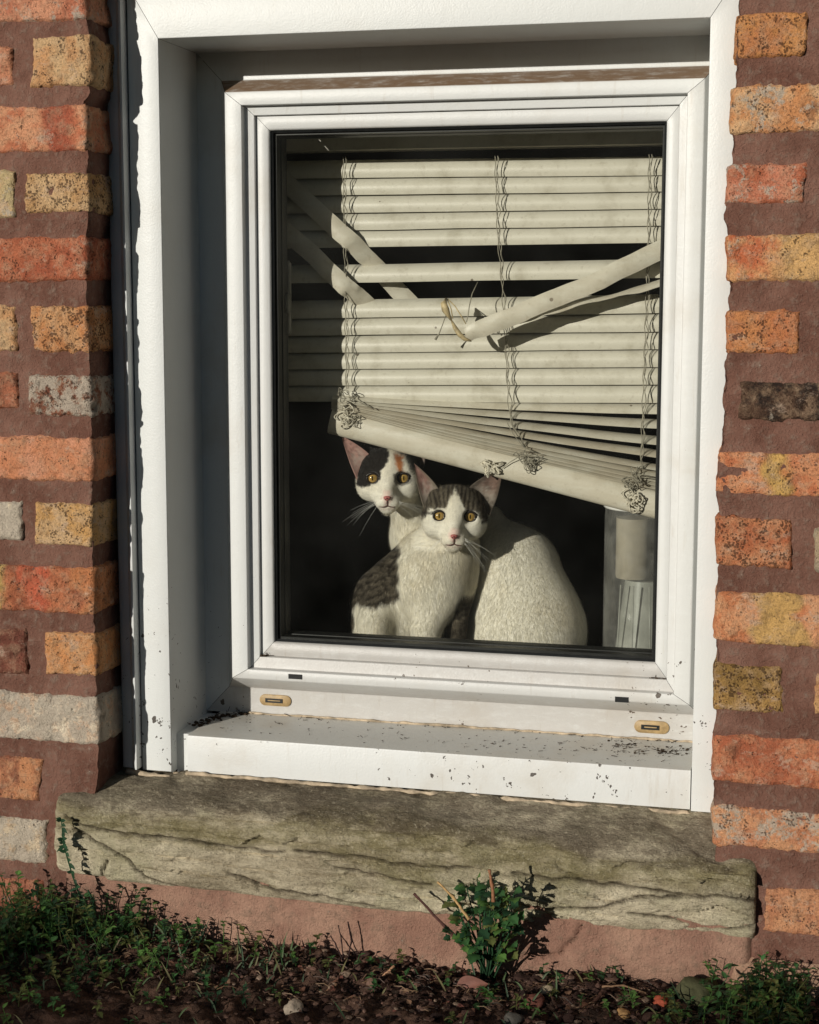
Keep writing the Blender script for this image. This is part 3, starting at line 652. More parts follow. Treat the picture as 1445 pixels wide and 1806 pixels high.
fan = [(692, 707, 18, 36), (698, 739, 12, 24), (702, 769, 10, 22), (706, 795, 8, 18), (709, 820, 7, 12), (712, 833, 6, 9), (715, 843, 6, 7), (718, 851, 6, 6), (720, 858, 6, 6)]
for i, (a, b, tl, tr) in enumerate(fan): autosmooth(slat(a, b, tl, tr, sag=.0035, bulge=.0026, seed=50+i, yel=.35 if i > 2 else .15, x0=.150, half=.0125), 40)
# head rail in the shade at the top
mb = MB(); z = at(800, 262, .235)[2]; mb.box((.072, .222, z), (.70, .262, z+.030)); mb.obj('head_rail', M_SLAT, blind, False)
# bottom rail
A = at(588, 719, .226); B = at(1165, 868, .226); dv = (B-A)/np.linalg.norm(B-A); A2 = A; B2 = A+dv*.53; pv = np.array([dv[2], 0, -dv[0]]); pv = pv if pv[2] < 0 else -pv
prof = [(0, .028), (0, .003), (.0015, -.001), (.004, -.0035), (.012, -.0055), (.024, -.006), (.031, -.0045), (.0345, -.001), (.0355, .003), (.0355, .026)]
ns = 30; V = []; 
for i in range(ns):
    c = A2+(B2-A2)*i/(ns-1)
    for (d, y) in prof: V.append(c+pv*d*1.02+np.array([0, y, 0]))
k_ = len(prof); F = [(i*k_+j, i*k_+(j+1) % k_, (i+1)*k_+(j+1) % k_, (i+1)*k_+j) for i in range(ns-1) for j in range(k_)]+[tuple(range(k_)), tuple(range((ns-1)*k_, ns*k_))[::-1]]
yl_ = np.tile([v*3 for v in [.0]], (len(V), 3)).astype(float); yl_[:] = .25
autosmooth(mesh_obj('bottom_rail', V, F, M_SLAT, blind, True, {'yel': yl_}), 50)
def free_slat(pts, name, label=None, seed=0, n=36):
    """pts: (px, py, Y, half width m, chord tilt towards Y in degrees)"""
    pts = np.array(pts, float); tt = np.linspace(0, len(pts)-1, n); q = np.stack([np.interp(tt, range(len(pts)), pts[:, k]) for k in range(5)], -1)
    Pc = np.array([at(a, b, y) for a, b, y, _, _ in q]); kx = np.linspace(0, 9, n); Pc[:, 2] += .0013*vn(np.stack([kx, kx*0+q[0, 1], kx*0], -1), 5)+.0005*vn(np.stack([kx*3, kx*0+q[0, 1], kx*0], -1), 6); q[:, 4] += 9*vn(np.stack([kx*1.3, kx*0+q[0, 0], kx*0], -1), 8); tg = np.gradient(Pc, axis=0); tg /= np.linalg.norm(tg, axis=1)[:, None]
    CH = []; NO = []
    for i in range(n):
        t = tg[i]; f = np.array([0, -1, 0.]); f = f-t*(f@t); f /= np.linalg.norm(f); c = np.cross(t, f); c = c if c[2] < 0 else -c
        an = math.radians(q[i, 4]); ch = c*math.cos(an)+f*math.sin(an); no = f*math.cos(an)-c*math.sin(an); CH.append(ch); NO.append(no)
    V, F, c = slat_geo(Pc, CH, NO, q[:, 3], .0028, yel=.2); o = mesh_obj(name, V, F, M_SLAT, blind, True, {'yel': c})
    if label: o['label'] = label
    return autosmooth(o, 40)
free_slat([(1215, 418, .212, .0122, 10), (1165, 441, .206, .0122, 8), (1060, 492, .19, .0120, 5), (930, 546, .176, .0118, 0), (850, 580, .17, .0115, -5), (822, 591, .169, .0085, -8)], 'slat', 'snapped slat jutting forward and down to the left')
free_slat([(1215, 484, .226, .0120, 72), (1165, 497, .218, .0120, 74), (1060, 524, .205, .0118, 76), (960, 548, .194, .0115, 70), (915, 562, .19, .0095, 60)], 'slat', 'bent slat seen edge-on below the snapped one')
free_slat([(480, 300, .222, .0122, 8), (560, 372, .214, .0122, 5), (618, 425, .216, .0122, 5), (650, 458, .236, .0122, 0), (700, 512, .262, .0122, 0), (760, 575, .275, .012, 0)], 'slat', 'fallen slat lying diagonally, upper of two')
free_slat([(480, 388, .222, .0122, 8), (560, 458, .214, .0122, 5), (610, 505, .216, .0122, 5), (640, 530, .234, .0122, 0), (690, 575, .262, .0122, 0)], 'slat', 'fallen slat lying diagonally, lower of two')
# torn tip of the snapped slat, old yellow tape and a dangling thread
M_TAPE = m_simple('yellowed_torn_plastic', (.52, .42, .24), .5, .3, 120, .4, .3)
mb = MB()
def pt(l, dy=0): return [at(a, b, y+dy) for a, b, y in l]
mb.tube(pt([(787, 526, .176), (783, 535, .170), (786, 546, .171), (791, 556, .174), (797, 566, .176)]), [.0015, .0045, .0050, .0030, .001], 6)
mb.tube(pt([(797, 566, .174), (803, 578, .168), (811, 590, .166), (820, 598, .168), (832, 602, .170)]), [.0012, .0030, .0036, .0028, .0006], 6)
mb.tube(pt([(790, 527, .178), (803, 540, .172), (813, 556, .17), (822, 571, .169)]), [.0008]*4, 5)
mb.tube(pt([(789, 528, .176), (796, 545, .165), (799, 562, .168)]), [.0008]*3, 5)
mb.obj('torn_tip', M_TAPE, blind)
mb = MB(); mb.tube(pt([(787, 555, .176), (781, 572, .180), (775, 588, .182), (768, 599, .182)]), [.0007, .0006, .0008, .0018], 5); mb.obj('loose_thread', M_CORD, blind); mb = MB()
mb.tube(pt([(843, 497, .200), (833, 518, .188), (828, 540, .178), (826, 556, .172), (823, 568, .170)]), [.0007]*5, 5)
mb.obj('loose_thread', M_CORD, blind)
random.seed(11)
cords = [[(605, 276), (607, 440), (609, 560), (611, 690)], [(873, 274), (878, 420), (885, 500), (891, 600), (896, 700), (900, 742), (925, 792)], [(1145, 272), (1143, 420), (1139, 560), (1134, 700), (1130, 830)]]
for ci, cpts in enumerate(cords):
    yy = np.arange(cpts[0][1], cpts[-1][1], 5.0); xc = np.interp(yy, [p[1] for p in cpts], [p[0] for p in cpts])
    mb = MB()
    mb.tube([at(x+1.2*math.sin(i*.7), y, .2195) for i, (x, y) in enumerate(zip(xc, yy))], .0006, 5)
    mb.tube([at(x+3.5+1.8*math.sin(i*2*math.pi/6.1)+1.5*math.sin(i*.37+ci), y, .2175+.0012*math.cos(i)) for i, (x, y) in enumerate(zip(xc, yy))], .0006, 5)
    mb.tube([at(x+3.0+2.2*math.sin(i*2*math.pi/12.3+1)+1.2*math.sin(i*.23), y, .2185) for i, (x, y) in enumerate(zip(xc, yy))], .0005, 5)
    mb.obj('ladder_cord', M_CORD, blind)
def tangle(cx, cy, rx, ry, Y, nl, name='cord_tangle', r=.0006, mt=M_CORD):
    mb = MB()
    for k in range(nl):
        a0 = random.uniform(0, 6.28); ox, oy = random.uniform(-.5, .5)*rx, random.uniform(-.5, .5)*ry; q = random.uniform(.3, .7); an = random.uniform(0, 3.14); P = []
        for i in range(26):
            t = i/25*2*math.pi*random.uniform(.98, 1.02); u = math.cos(t+a0)*rx*q; v = math.sin(t+a0)*ry*q*.55+math.sin(2*t)*ry*.15
            P.append(at(cx+ox+u*math.cos(an)-v*math.sin(an), cy+oy+u*math.sin(an)+v*math.cos(an), Y-.0022*math.sin(3*t+k)-.002))
        mb.tube(P, r, 5)
    return mb.obj(name, mt, blind)
M_CORD2 = m_simple('pale_cord', (.62, .58, .47), .7, .3, 200, .3, 0)
tangle(603, 695, 20, 11, .208, 4); tangle(605, 732, 14, 30, .218, 7, mt=M_CORD2, r=.0009); tangle(622, 742, 14, 16, .216, 4)
tangle(925, 806, 24, 16, .214, 6); tangle(937, 820, 16, 14, .213, 5); tangle(868, 823, 24, 11, .217, 10, mt=M_CORD2, r=.0011)
tangle(1108, 852, 24, 16, .214, 5); tangle(1120, 885, 22, 22, .215, 9, mt=M_CORD2, r=.0010); tangle(1126, 842, 28, 8, .212, 4)
mb = MB(); mb.tube(pt([(886, 826, .217), (900, 815, .215), (915, 806, .213)]), .0006, 5); mb.obj('lift_cord', M_CORD, blind); mb = MB()
mb.tube(pt([(893, 742, .214), (905, 765, .213), (925, 790, .212), (950, 800, .214)]), .0006, 5); mb.obj('lift_cord', M_CORD, blind); mb = MB(); mb.tube(pt([(612, 690, .215), (618, 700, .212), (640, 712, .214), (660, 722, .216)]), .0006, 5); mb.obj('lift_cord', M_CORD, blind); mb = MB()
mb.tube(pt([(1130, 822, .214), (1118, 838, .212), (1100, 845, .213)]), .0006, 5); mb.obj('lift_cord', M_CORD, blind)

# ================================================================ jar
a = at(1066, 1000, .30); R = .050; JX = a[0]+R; JY = .30; JT = at(1100, 896, .262)[2]; JB = -.842
jar = thing('glass_jar', 'tall clear glass jar with a bright rim standing right of the cats', 'jar', (JX, JY, JB))
def lathe(prof, n=48, cx=JX, cy=JY):
    V = []; F = []
    for r, z in prof:
        for k in range(n): an = 2*math.pi*k/n; V.append((cx+r*math.cos(an), cy+r*math.sin(an), z))
    for i in range(len(prof)-1):
        for k in range(n): F.append((i*n+k, i*n+(k+1) % n, (i+1)*n+(k+1) % n, (i+1)*n+k))
    return V, F
V, F = lathe([(.001, JB+.004), (R*.93, JB+.004), (R*.97, JB+.012), (R, JB+.05), (R, JT-.014), (R*.985, JT-.008), (R, JT)]); autosmooth(mesh_obj('body', V, F, M_CLEAR, jar), 60)
V, F = lathe([(R+.0002, JT-.0035), (R+.0018, JT-.002), (R+.0018, JT+.001), (R-.001, JT+.002), (R-.003, JT)]); mesh_obj('rim', V, F, M_METAL, jar)
zc_ = at(1110, 1020, .28)[2]
V, F = lathe([(.001, zc_), (R*.44, zc_), (R*.46, zc_+.003), (R*.46, JT-.016), (.001, JT-.016)], cx=JX-.010, cy=JY-.012); autosmooth(mesh_obj('contents', V, F, M_BEIGE, jar), 40)
V, F = lathe([(.001, zc_-.004), (R*.50, zc_-.004), (R*.54, zc_-.02), (R*.86, JB+.006), (.001, JB+.006)], cx=JX+.004); autosmooth(mesh_obj('inner_cup', V, F, M_FROST, jar), 40)
for dx in (-.028, -.006, .02):
    mb = MB(); mb.tube([(JX+dx, JY-math.sqrt(max(0, (R-.006)**2-dx*dx)), JB+.01), (JX+dx*.8, JY-math.sqrt(max(0, (R-.004)**2-dx*dx*.64)), zc_-.006)], .0012, 6); mb.obj('rib', M_FROST, jar)

# ================================================================ the cats
class SDF:
    def __init__(s, lo, hi, h):
        s.lo = np.array(lo); s.h = h; s.n = np.ceil((np.array(hi)-s.lo)/h).astype(int)+1; s.d = np.full(s.n, .05, np.float32)
        s.ax = [s.lo[i]+h*np.arange(s.n[i]) for i in range(3)]
    def _loc(s, lo, hi, m):
        a = np.clip(np.floor((np.array(lo)-m-s.lo)/s.h).astype(int), 0, s.n); b = np.clip(np.ceil((np.array(hi)+m-s.lo)/s.h).astype(int)+1, 0, s.n)
        sl = tuple(slice(a[i], b[i]) for i in range(3)); X, Y, Z = np.meshgrid(*[s.ax[i][sl[i]] for i in range(3)], indexing='ij'); return sl, np.stack([X, Y, Z], -1)
    def _put(s, sl, d, k, op):
        o = s.d[sl]
        if op == 'u': h = np.maximum(k-np.abs(o-d), 0)/k; r = np.minimum(o, d)-h*h*k*.25
        else: d = -d; h = np.maximum(k-np.abs(o-d), 0)/k; r = np.maximum(o, d)+h*h*k*.25
        s.d[sl] = r
    def cone(s, a, b, ra, rb, k=.01, op='u'):
        a, b = np.asarray(a, float), np.asarray(b, float); r = max(ra, rb); sl, P = s._loc(np.minimum(a, b)-r, np.maximum(a, b)+r, k+.006)
        if P.size == 0: return
        ab = b-a; t = np.clip(((P-a)@ab)/max(ab@ab, 1e-12), 0, 1); d = np.linalg.norm(P-a-t[..., None]*ab, axis=-1)-(ra+(rb-ra)*t); s._put(sl, d, k, op)
    def ell(s, c, r, k=.01, Rm=None, op='u'):
        c = np.asarray(c, float); r = np.asarray(r, float); m = r.max(); sl, P = s._loc(c-m, c+m, k+.006); q = P-c
        if Rm is not None: q = q@Rm            # columns of Rm are the local axes
        k0 = np.linalg.norm(q/r, axis=-1); k1 = np.linalg.norm(q/(r*r), axis=-1)+1e-9; s._put(sl, k0*(k0-1)/k1, k, op)
    def mesh(s):
        d = s.d; n = d.shape; neg = d < 0; idx = -np.ones((n[0]-1, n[1]-1, n[2]-1), np.int64)
        cs = sum(neg[i:n[0]-1+i, j:n[1]-1+j, k:n[2]-1+k].astype(np.int8) for i in (0, 1) for j in (0, 1) for k in (0, 1)); act = (cs > 0) & (cs < 8)
        ii = np.argwhere(act); idx[act] = np.arange(len(ii)); acc = np.zeros((len(ii), 3)); cnt = np.zeros(len(ii)); cor = [(i, j, k) for i in (0, 1) for j in (0, 1) for k in (0, 1)]
        for a in cor:
            for ax in range(3):
                if a[ax]: continue
                b = list(a); b[ax] = 1; da = d[ii[:, 0]+a[0], ii[:, 1]+a[1], ii[:, 2]+a[2]]; db = d[ii[:, 0]+b[0], ii[:, 1]+b[1], ii[:, 2]+b[2]]; x = (da < 0) != (db < 0)
                t = da/(da-db+1e-12); p = ii+np.array(a); p = p.astype(float); p[:, ax] += t; acc[x] += p[x]; cnt[x] += 1
        V = s.lo+s.h*acc/cnt[:, None]; F = []
        for ax in range(3):
            sl0 = [slice(None)]*3; sl1 = [slice(None)]*3; sl0[ax] = slice(0, -1); sl1[ax] = slice(1, None); ch = neg[tuple(sl0)] != neg[tuple(sl1)]; e = np.argwhere(ch)
            o1, o2 = [i for i in range(3) if i != ax]; e = e[(e[:, o1] > 0) & (e[:, o2] > 0) & (e[:, o1] < n[o1]-1) & (e[:, o2] < n[o2]-1)]
            q = []
            for (u, v) in ((0, 0), (-1, 0), (-1, -1), (0, -1)): f = e.copy(); f[:, o1] += u; f[:, o2] += v; q.append(idx[f[:, 0], f[:, 1], f[:, 2]])
            q = np.stack(q, -1); ng = neg[e[:, 0], e[:, 1], e[:, 2]]; fl = ng if ax != 1 else ~ng; q[~fl] = q[~fl][:, ::-1]; F.append(q)
        return V, np.concatenate(F)
def inpoly(x, y, poly):
    r = np.zeros(x.shape, bool); n = len(poly); j = n-1
    for i in range(n):
        xi, yi = poly[i]; xj, yj = poly[j]
        with np.errstate(divide='ignore', invalid='ignore'): r ^= ((yi > y) != (yj > y)) & (x < (xj-xi)*(y-yi)/(yj-yi+1e-12)+xi)
        j = i
    return r
def soft(x, y, poly, s=2.0):
    """a furry-edged mask of a polygon"""
    d = polyd(x, y, list(poly)+[poly[0]]); ins = inpoly(x, y, poly); return sm(-s, s, np.where(ins, d, -d))
class Head:
    def __init__(s, px, py, Y, yaw=0, pit=0, roll=0):
        s.c = at(px, py, Y); f = CP-s.c; f = f/np.linalg.norm(f); r = np.cross(f, [0, 0, 1.]); r = -r/np.linalg.norm(r) if r[0] > 0 else r/np.linalg.norm(r)
        r = np.array([abs(r[0]), r[1] if r[0] > 0 else -r[1], 0]); r = np.cross([0, 0, 1.], f); r = r if r[0] > 0 else -r; r /= np.linalg.norm(r); u = np.cross(r, -f); u = u if u[2] > 0 else -u
        a, b, c = map(math.radians, (yaw, pit, roll))
        f, r = f*math.cos(a)+r*math.sin(a), r*math.cos(a)-f*math.sin(a); f, u = f*math.cos(b)+u*math.sin(b), u*math.cos(b)-f*math.sin(b)
        r, u = r*math.cos(c)+u*math.sin(c), u*math.cos(c)-r*math.sin(c); s.R = np.stack([r, u, f], -1)     # columns
        s.k = np.linalg.norm(CP-s.c)/FPX      # metres per picture pixel
    def w(s, x, y, z): return s.c+s.R@(np.array([x, y, z])*s.k)
    def loc(s, V): return ((np.asarray(V)-s.c)@s.R)/s.k
def cat_head(S, H):
    k = H.k; R = H.R
    def E(c, r, kk=6, op='u'): S.ell(H.w(*c), np.array(r)*k, kk*k, R, op)
    E((0, 4, -28), (56, 48, 52), 6); E((0, 26, -14), (40, 26, 28), 12)
    E((-31, -16, -16), (25, 25, 30), 16); E((31, -16, -16), (25, 25, 30), 16)
    S.cone(H.w(0, 26, 6), H.w(0, -22, 28), 14*k, 10.5*k, 16*k)
    S.cone(H.w(0, -24, 32), H.w(0, -32, 36), 8.5*k, 6.5*k, 5*k)
    E((0, -38, 12), (24, 19, 24), 14); E((-9, -42, 24), (11.5, 9.5, 11), 8); E((9, -42, 24), (11.5, 9.5, 11), 8); E((0, -54, 14), (12, 9, 13), 9)
    for sx in (-1, 1):
        E((sx*26, 17, 4), (19, 8, 13), 12)                # brow
        S.ell(H.w(sx*27, 0, 18), np.array((12.5, 11.5, 11))*k, 6*k, R, 's')
        S.cone(H.w(sx*32, 34, -34), H.w(sx*45, 52, -38), 18*k, 8*k, 14*k)      # ear root
    S.cone(H.w(0, -44, 38), H.w(0, -50, 35), 1.6*k, 1.6*k, 2.5*k, 's')
    for sx in (-1, 1): S.cone(H.w(0, -50, 36), H.w(sx*13, -52, 29), 1.4*k, 1.2*k, 2.5*k, 's')
def ear(H, bi, bo, tip, depth=15, bow=6, zb=-22, zt=-20, nu=17, nv=20, flip=1):
    bi, bo, tip = np.array([*bi, zb], float), np.array([*bo, zb], float), np.array([*tip, zt], float); ax = tip-(bi+bo)/2
    V = []; uvs = []
    out = (bo-bi)/np.linalg.norm(bo-bi)
    for sgn in (0, 1):
        for j in range(nv):
            v = -.18+1.18*j/(nv-1)
            for i in range(nu):
                u = i/(nu-1); vv = max(v, 0); wv = (1-vv)**.92
                Lm = bi+(tip-bi)*v-out*bow*math.sin(math.pi*min(max(v, 0), 1)**.8); Rm = bo+(tip-bo)*v+out*bow*math.sin(math.pi*min(max(v, 0), 1)**.8)
                if vv > .93: q = (vv-.93)/.07; mid = (Lm+Rm)/2; Lm = Lm+(mid-Lm)*q*.5; Rm = Rm+(mid-Rm)*q*.5
                p = Lm+(Rm-Lm)*u; p = p+np.array([0, 0, -depth*math.sin(math.pi*u)**.8*(wv*.9+.1)])
                if sgn: p = p+np.array([0, 0, -2.2-2.0*math.sin(math.pi*u)]) if 0 < i < nu-1 and j < nv-1 else p+np.array([0, 0, -1.2])
                V.append(H.w(*p)); uvs.append((u, v, sgn))
    F = []; q = nu*nv
    for j in range(nv-1):
        for i in range(nu-1):
            a = j*nu+i; F.append((a, a+1, a+nu+1, a+nu)); F.append((q+a, q+a+nu, q+a+nu+1, q+a+1))
        for i in (0, nu-1): a = j*nu+i; F.append((a, a+nu, q+a+nu, q+a))
    for i in range(nu-1): a = (nv-1)*nu+i; F.append((a, a+1, q+a+1, q+a))
    return np.array(V), F, np.array(uvs)
def eye(H, x, y, parent, r=10.0, z=13.0, look=(0, 0), rz=0):
    """one eyeball: polar grid, iris and slit coloured in rings"""
    nr, na = 26, 44; V = []; col = []; k = H.k
    for i in range(nr):
        ph = math.radians(92)*i/(nr-1)
        for j in range(na):
            t = 2*math.pi*j/na; lx, ly = math.sin(ph)*math.cos(t)*r*1.18, math.sin(ph)*math.sin(t)*r*1.18; lz = math.cos(ph)*r*1.18
            V.append(H.w(x+lx, y+ly, z-r*1.18+lz)); qx, qy = lx-look[0], ly-look[1]; rr = math.hypot(qx, qy)
            c = lin((172, 140, 80))*(1.0-.35*abs(rr/r-.55)) + lin((60, 50, 20))*.25*math.sin(t*17+rr)
            if rr < 4.2: c = lin((150, 122, 60))
            if (qx/1.15)**2+(qy/4.4)**2 < 1: c = np.array([.006, .006, .005])
            if rr > r*.84: c = np.array([.012, .010, .008])
            col.append(np.clip(c, .003, 1))
    F = grid(na, nr); F += [(i*na+na-1, i*na, (i+1)*na, (i+1)*na+na-1) for i in range(nr-1)]; F.append(tuple(range(na)))
    e = sub('eye', V, F, M_EYE, parent, cols={'Col': np.array(col)})
    mb = MB(); P = [H.w(x+math.cos(t)*r*1.0, y+math.sin(t)*r*.92, z-2.0+1.0*math.cos(2*t)) for t in np.linspace(0, 2*math.pi, 33)]
    mb.tube(P, 1.9*k, 6); s_ = -1 if x > 0 else 1; mb.tube([H.w(x+s_*(r-1), y-2, z-3), H.w(x+s_*(r+3.5), y-6, z-2.5)], [1.6*k, .5*k], 5)
    sub('eye_rim', mb.V, mb.F, M_RIM, parent)
M_EYE = m_attr('cat_eye', .12, .5, 900, .05, 0); M_MOUTH = m_simple('mouth_skin', (.13, .055, .05), .6, .2, 50, .2, 0); M_RIM = m_simple('dark_eye_rim', (.018, .013, .010), .4, .3, 50, .2, 0)
M_WHISK = m_simple('white_whisker', (.80, .80, .76), .4, .4, 50, .1, 0)
def tri_normals(V, F):
    F = np.array(F); n = np.cross(V[F[:, 2]]-V[F[:, 0]], V[F[:, 3]]-V[F[:, 1]]); a = np.linalg.norm(n, axis=1)/2; return n/(2*a[:, None]+1e-15), a
def fur_strands(V, F, col, H, count, lenf, seed, comb=(0, -.1, -1.0), name='fur', parent=None):
    rg = np.random.default_rng(seed); F = np.array([f for f in F if len(f) == 4]); nrm, ar = tri_normals(V, F); fc = rg.choice(len(F), count, p=ar/ar.sum())
    w = rg.random((count, 2)); q = V[F[fc]]; u, v = w[:, :1], w[:, 1:]; P = q[:, 0]*(1-u)*(1-v)+q[:, 1]*u*(1-v)+q[:, 2]*u*v+q[:, 3]*(1-u)*v
    c = col[F[fc]].mean(1); n = nrm[fc]; L = lenf(P)*(.7+.6*rg.random(count)); keep = L > .0006; P, c, n, L = P[keep], c[keep], n[keep], L[keep]; m = len(P)
    lp = H.loc(P); onhead = (lp[:, 1] > -58) & (np.abs(lp[:, 0]) < 75) & (lp[:, 2] > -85)
    rad = P-H.w(0, -40, 40); rad /= np.linalg.norm(rad, axis=1)[:, None]; dr = np.where(onhead[:, None], rad, np.array(comb)); dr = dr+.13*rg.normal(size=(m, 3)); dr = dr-n*(dr*n).sum(1)[:, None]; dr /= np.linalg.norm(dr, axis=1)[:, None]+1e-9
    d = dr*.97+n*np.where(rg.random(m) < .12, .55, .10+.16*rg.random(m))[:, None]; d /= np.linalg.norm(d, axis=1)[:, None]; sd = np.cross(d, n); sd /= np.linalg.norm(sd, axis=1)[:, None]+1e-9
    wd = .00013+.00010*rg.random(m)[:, None]; A = P-sd*wd-n*.0004; B = P+sd*wd-n*.0004; T = P+d*L[:, None]
    VV = np.stack([A, B, T], 1).reshape(-1, 3); FF = np.arange(m*3).reshape(-1, 3); cc = np.clip(c*(.84+.26*rg.random((m, 1))), 0, 1); cc = np.repeat(cc, 3, 0)
    return sub(name, VV, FF, M_FURB, parent, smooth=False, cols={'Col': cc})
def whiskers(H, parent, sides, seed):
    rg = random.Random(seed)
    for sx, n, spread in sides:
        for i in range(n):
            y0 = -36-rg.uniform(0, 9); x0 = sx*(13+rg.uniform(0, 8)); a = rg.uniform(*spread); L = rg.uniform(38, 66); P = []
            for t in np.linspace(0, 1, 9): P.append(H.w(x0+sx*L*t*math.cos(a), y0+L*t*math.sin(a)-10*t*t, 30-10*t))
            mb = MB(); mb.tube(P, [.10*H.k*2.0*(1-.75*t) for t in np.linspace(0, 1, 9)], 4); sub('whisker', mb.V, mb.F, M_WHISK, parent)
def strip(x, y, f=1.0, s=0):
    """tabby striping"""
    n = fbm(np.stack([x*.05, y*.05, x*0+s], -1), 3, 5); return sm(-.9, .9, .7*np.sin((y*.5+x*.12)*f+n*3)+1.2*fbm(np.stack([x*.16, y*.26, x*0], -1), 3, s+1))
WHT = lin((236, 232, 218)); CRM = lin((222, 212, 188)); TB1 = lin((112, 104, 90)); TB2 = lin((58, 52, 45)); BLK = lin((40, 37, 35)); PNK = lin((172, 134, 124)); PKN = lin((214, 122, 122)); GRY = lin((96, 90, 84)); ORG = lin((186, 122, 76))
def mixc(c, m, d): return c*(1-m[:, None])+np.asarray(d)*m[:, None]

def build_cat(name, label, prims, H, colour, ears, looks, whisk, seed, lo, hi, furn, comb):
    S = SDF(lo, hi, .00145)
    for p in prims:
        if p[0] == 'c': _, x0, y0, Y0, r0, x1, y1, Y1, r1, kk = p; S.cone(at(x0, y0, Y0), at(x1, y1, Y1), r0, r1, kk)
        else: _, x0, y0, Y0, r, kk = p; S.ell(at(x0, y0, Y0), r, kk)
    cat_head(S, H); V, F = S.mesh(); rs_ = np.random.default_rng(seed); base = np.array([V[:, 0].mean(), V[:, 1].mean(), V[:, 2].min()])
    ctr = V-base
    col = colour(V, None, H); rl = H.loc(V); ang = np.arctan2(rl[:, 1]+30, rl[:, 0]); hd = ((rl[:, 1] > -60) & (rl[:, 2] > -90) & (np.abs(rl[:, 0]) < 75)); skn = np.where(hd, fbm(np.stack([ang*22, np.hypot(rl[:, 0], rl[:, 1]+30)*.10, rl[:, 2]*.03], -1), 2, 3), fbm(V*np.array([520, 520, 110]), 2, 5)); col = np.clip(col*(1+.10*skn-.05+.05*rs_.normal(size=len(V)))[:, None], 0, 1); VV = [V]; FF = F.tolist(); CC = [col]; off = len(V)
    for (bi, bo, tip, kw, ecol) in ears:
        ve, fe, uv = ear(H, bi, bo, tip, **kw); ce = ecol(ve, uv, H); VV.append(ve); FF += [tuple(i+off for i in f) for f in fe]; CC.append(ce); off += len(ve)
    VA = np.concatenate(VV); CA = np.concatenate(CC)
    body = mesh_obj(name, VA, FF, M_FUR, None, True, {'Col': CA}, base); tag(body, label, 'cat')
    import bmesh
    bm = bmesh.new(); bm.from_mesh(body.data); bmesh.ops.recalc_face_normals(bm, faces=bm.faces); bm.to_mesh(body.data); bm.free()
    for sx, lk in zip((-1, 1), looks): eye(H, sx*27, 0, body, look=lk)
    lv = H.loc(V)
    def zs(x, y, r=3.0): q = lv[np.hypot(lv[:, 0]-x, lv[:, 1]-y) < r]; return q[:, 2].max() if len(q) else 35.0
    # nose leather
    mb = MB(); nu_ = 12; V2 = []; 
    for i in range(8):
        for j in range(nu_): t = 2*math.pi*j/nu_; ph = math.pi*(i+.5)/8; wv = 1+.35*math.sin(t); V2.append(H.w(math.cos(t)*math.sin(ph)*6.2*wv, -34+math.sin(t)*math.sin(ph)*4.6, zs(0, -34)-1.2+math.cos(ph)*3.4))
    F2 = [(i*nu_+j, i*nu_+(j+1) % nu_, (i+1)*nu_+(j+1) % nu_, (i+1)*nu_+j) for i in range(7) for j in range(nu_)]+[tuple(range(nu_))]
    sub('nose', V2, F2, M_NOSE, body, cols={'Col': np.tile(lin((186, 112, 108))*.85, (len(V2), 1))})
    mb = MB(); mb.tube([H.w(0, y_, zs(0, y_)+.1) for y_ in (-38, -40, -42, -44.5, -47)], .9*H.k, 5)
    for sx in (-1, 1):
        mb.tube([H.w(sx*x_, -47-2.6*math.sin(x_/13*2.2), zs(sx*x_, -47-2.6*math.sin(x_/13*2.2))+.1) for x_ in (0, 2.5, 5, 8, 11, 14)], [.9*H.k]*4+[.7*H.k, .3*H.k], 5)
        mb.tube([H.w(sx*x_, -35.5, zs(0, -34)+1.6) for x_ in (2.2, 3.8)], 1.0*H.k, 5)
    sub('mouth', mb.V, mb.F, M_MOUTH, body)
    for sx in (-1, 1):                       # upper lid, a little heavier than the rim
        mb = MB(); mb.tube([H.w(sx*27+math.cos(t)*11.2, math.sin(t)*7.9+.8, 13.6-1.8*abs(math.cos(t))) for t in np.linspace(.25, math.pi-.25, 14)], 2.3*H.k, 6); sub('eyelid', mb.V, mb.F, M_RIM, body)
    def lenf(P):
        l = H.loc(P); face = (np.abs(l[:, 0]) < 66) & (l[:, 1] > -60) & (l[:, 1] < 62) & (l[:, 2] > -70); fr = np.hypot(l[:, 0], l[:, 1]+18)
        L = np.where(face, .0020+.0030*sm(28, 62, fr), .0072); L = np.where(np.hypot(np.abs(l[:, 0])-27, l[:, 1]) < 15, 0, L); return np.where(np.hypot(l[:, 0], l[:, 1]+38) < 12, 0, L)
    # outward normals for combing
    Fq = np.array(F); nn, _ = tri_normals(V, Fq); cen = V[Fq].mean(1); 
    if (nn[:, 1]*(cen[:, 1]-V[:, 1].mean())).mean() < 0: Fq = Fq[:, ::-1]
    fur_strands(V, Fq, col, H, furn, lenf, seed, comb, 'fur', body)
    whiskers(H, body, whisk, seed)
    return body

def ear_col(inner, back, edge):
    def f(V, uv, H):
        u, v, s = uv.T; n = fbm(V*300, 3, 4); c = np.tile(inner, (len(u), 1))*(1-.40*sm(-.2, .6, n))[:, None]; c = mixc(c, sm(.55, .1, v+.2*fbm(V*np.array([500, 500, 120]), 2, 6))*.45, WHT*.6)
        c = mixc(c, sm(.28, .0, np.minimum(u, 1-u)+.05*n)*.8, edge); c = mixc(c, sm(.25, -.05, v+.1*n), edge); return mixc(c, (s > .5)*1.0, back)
    return f
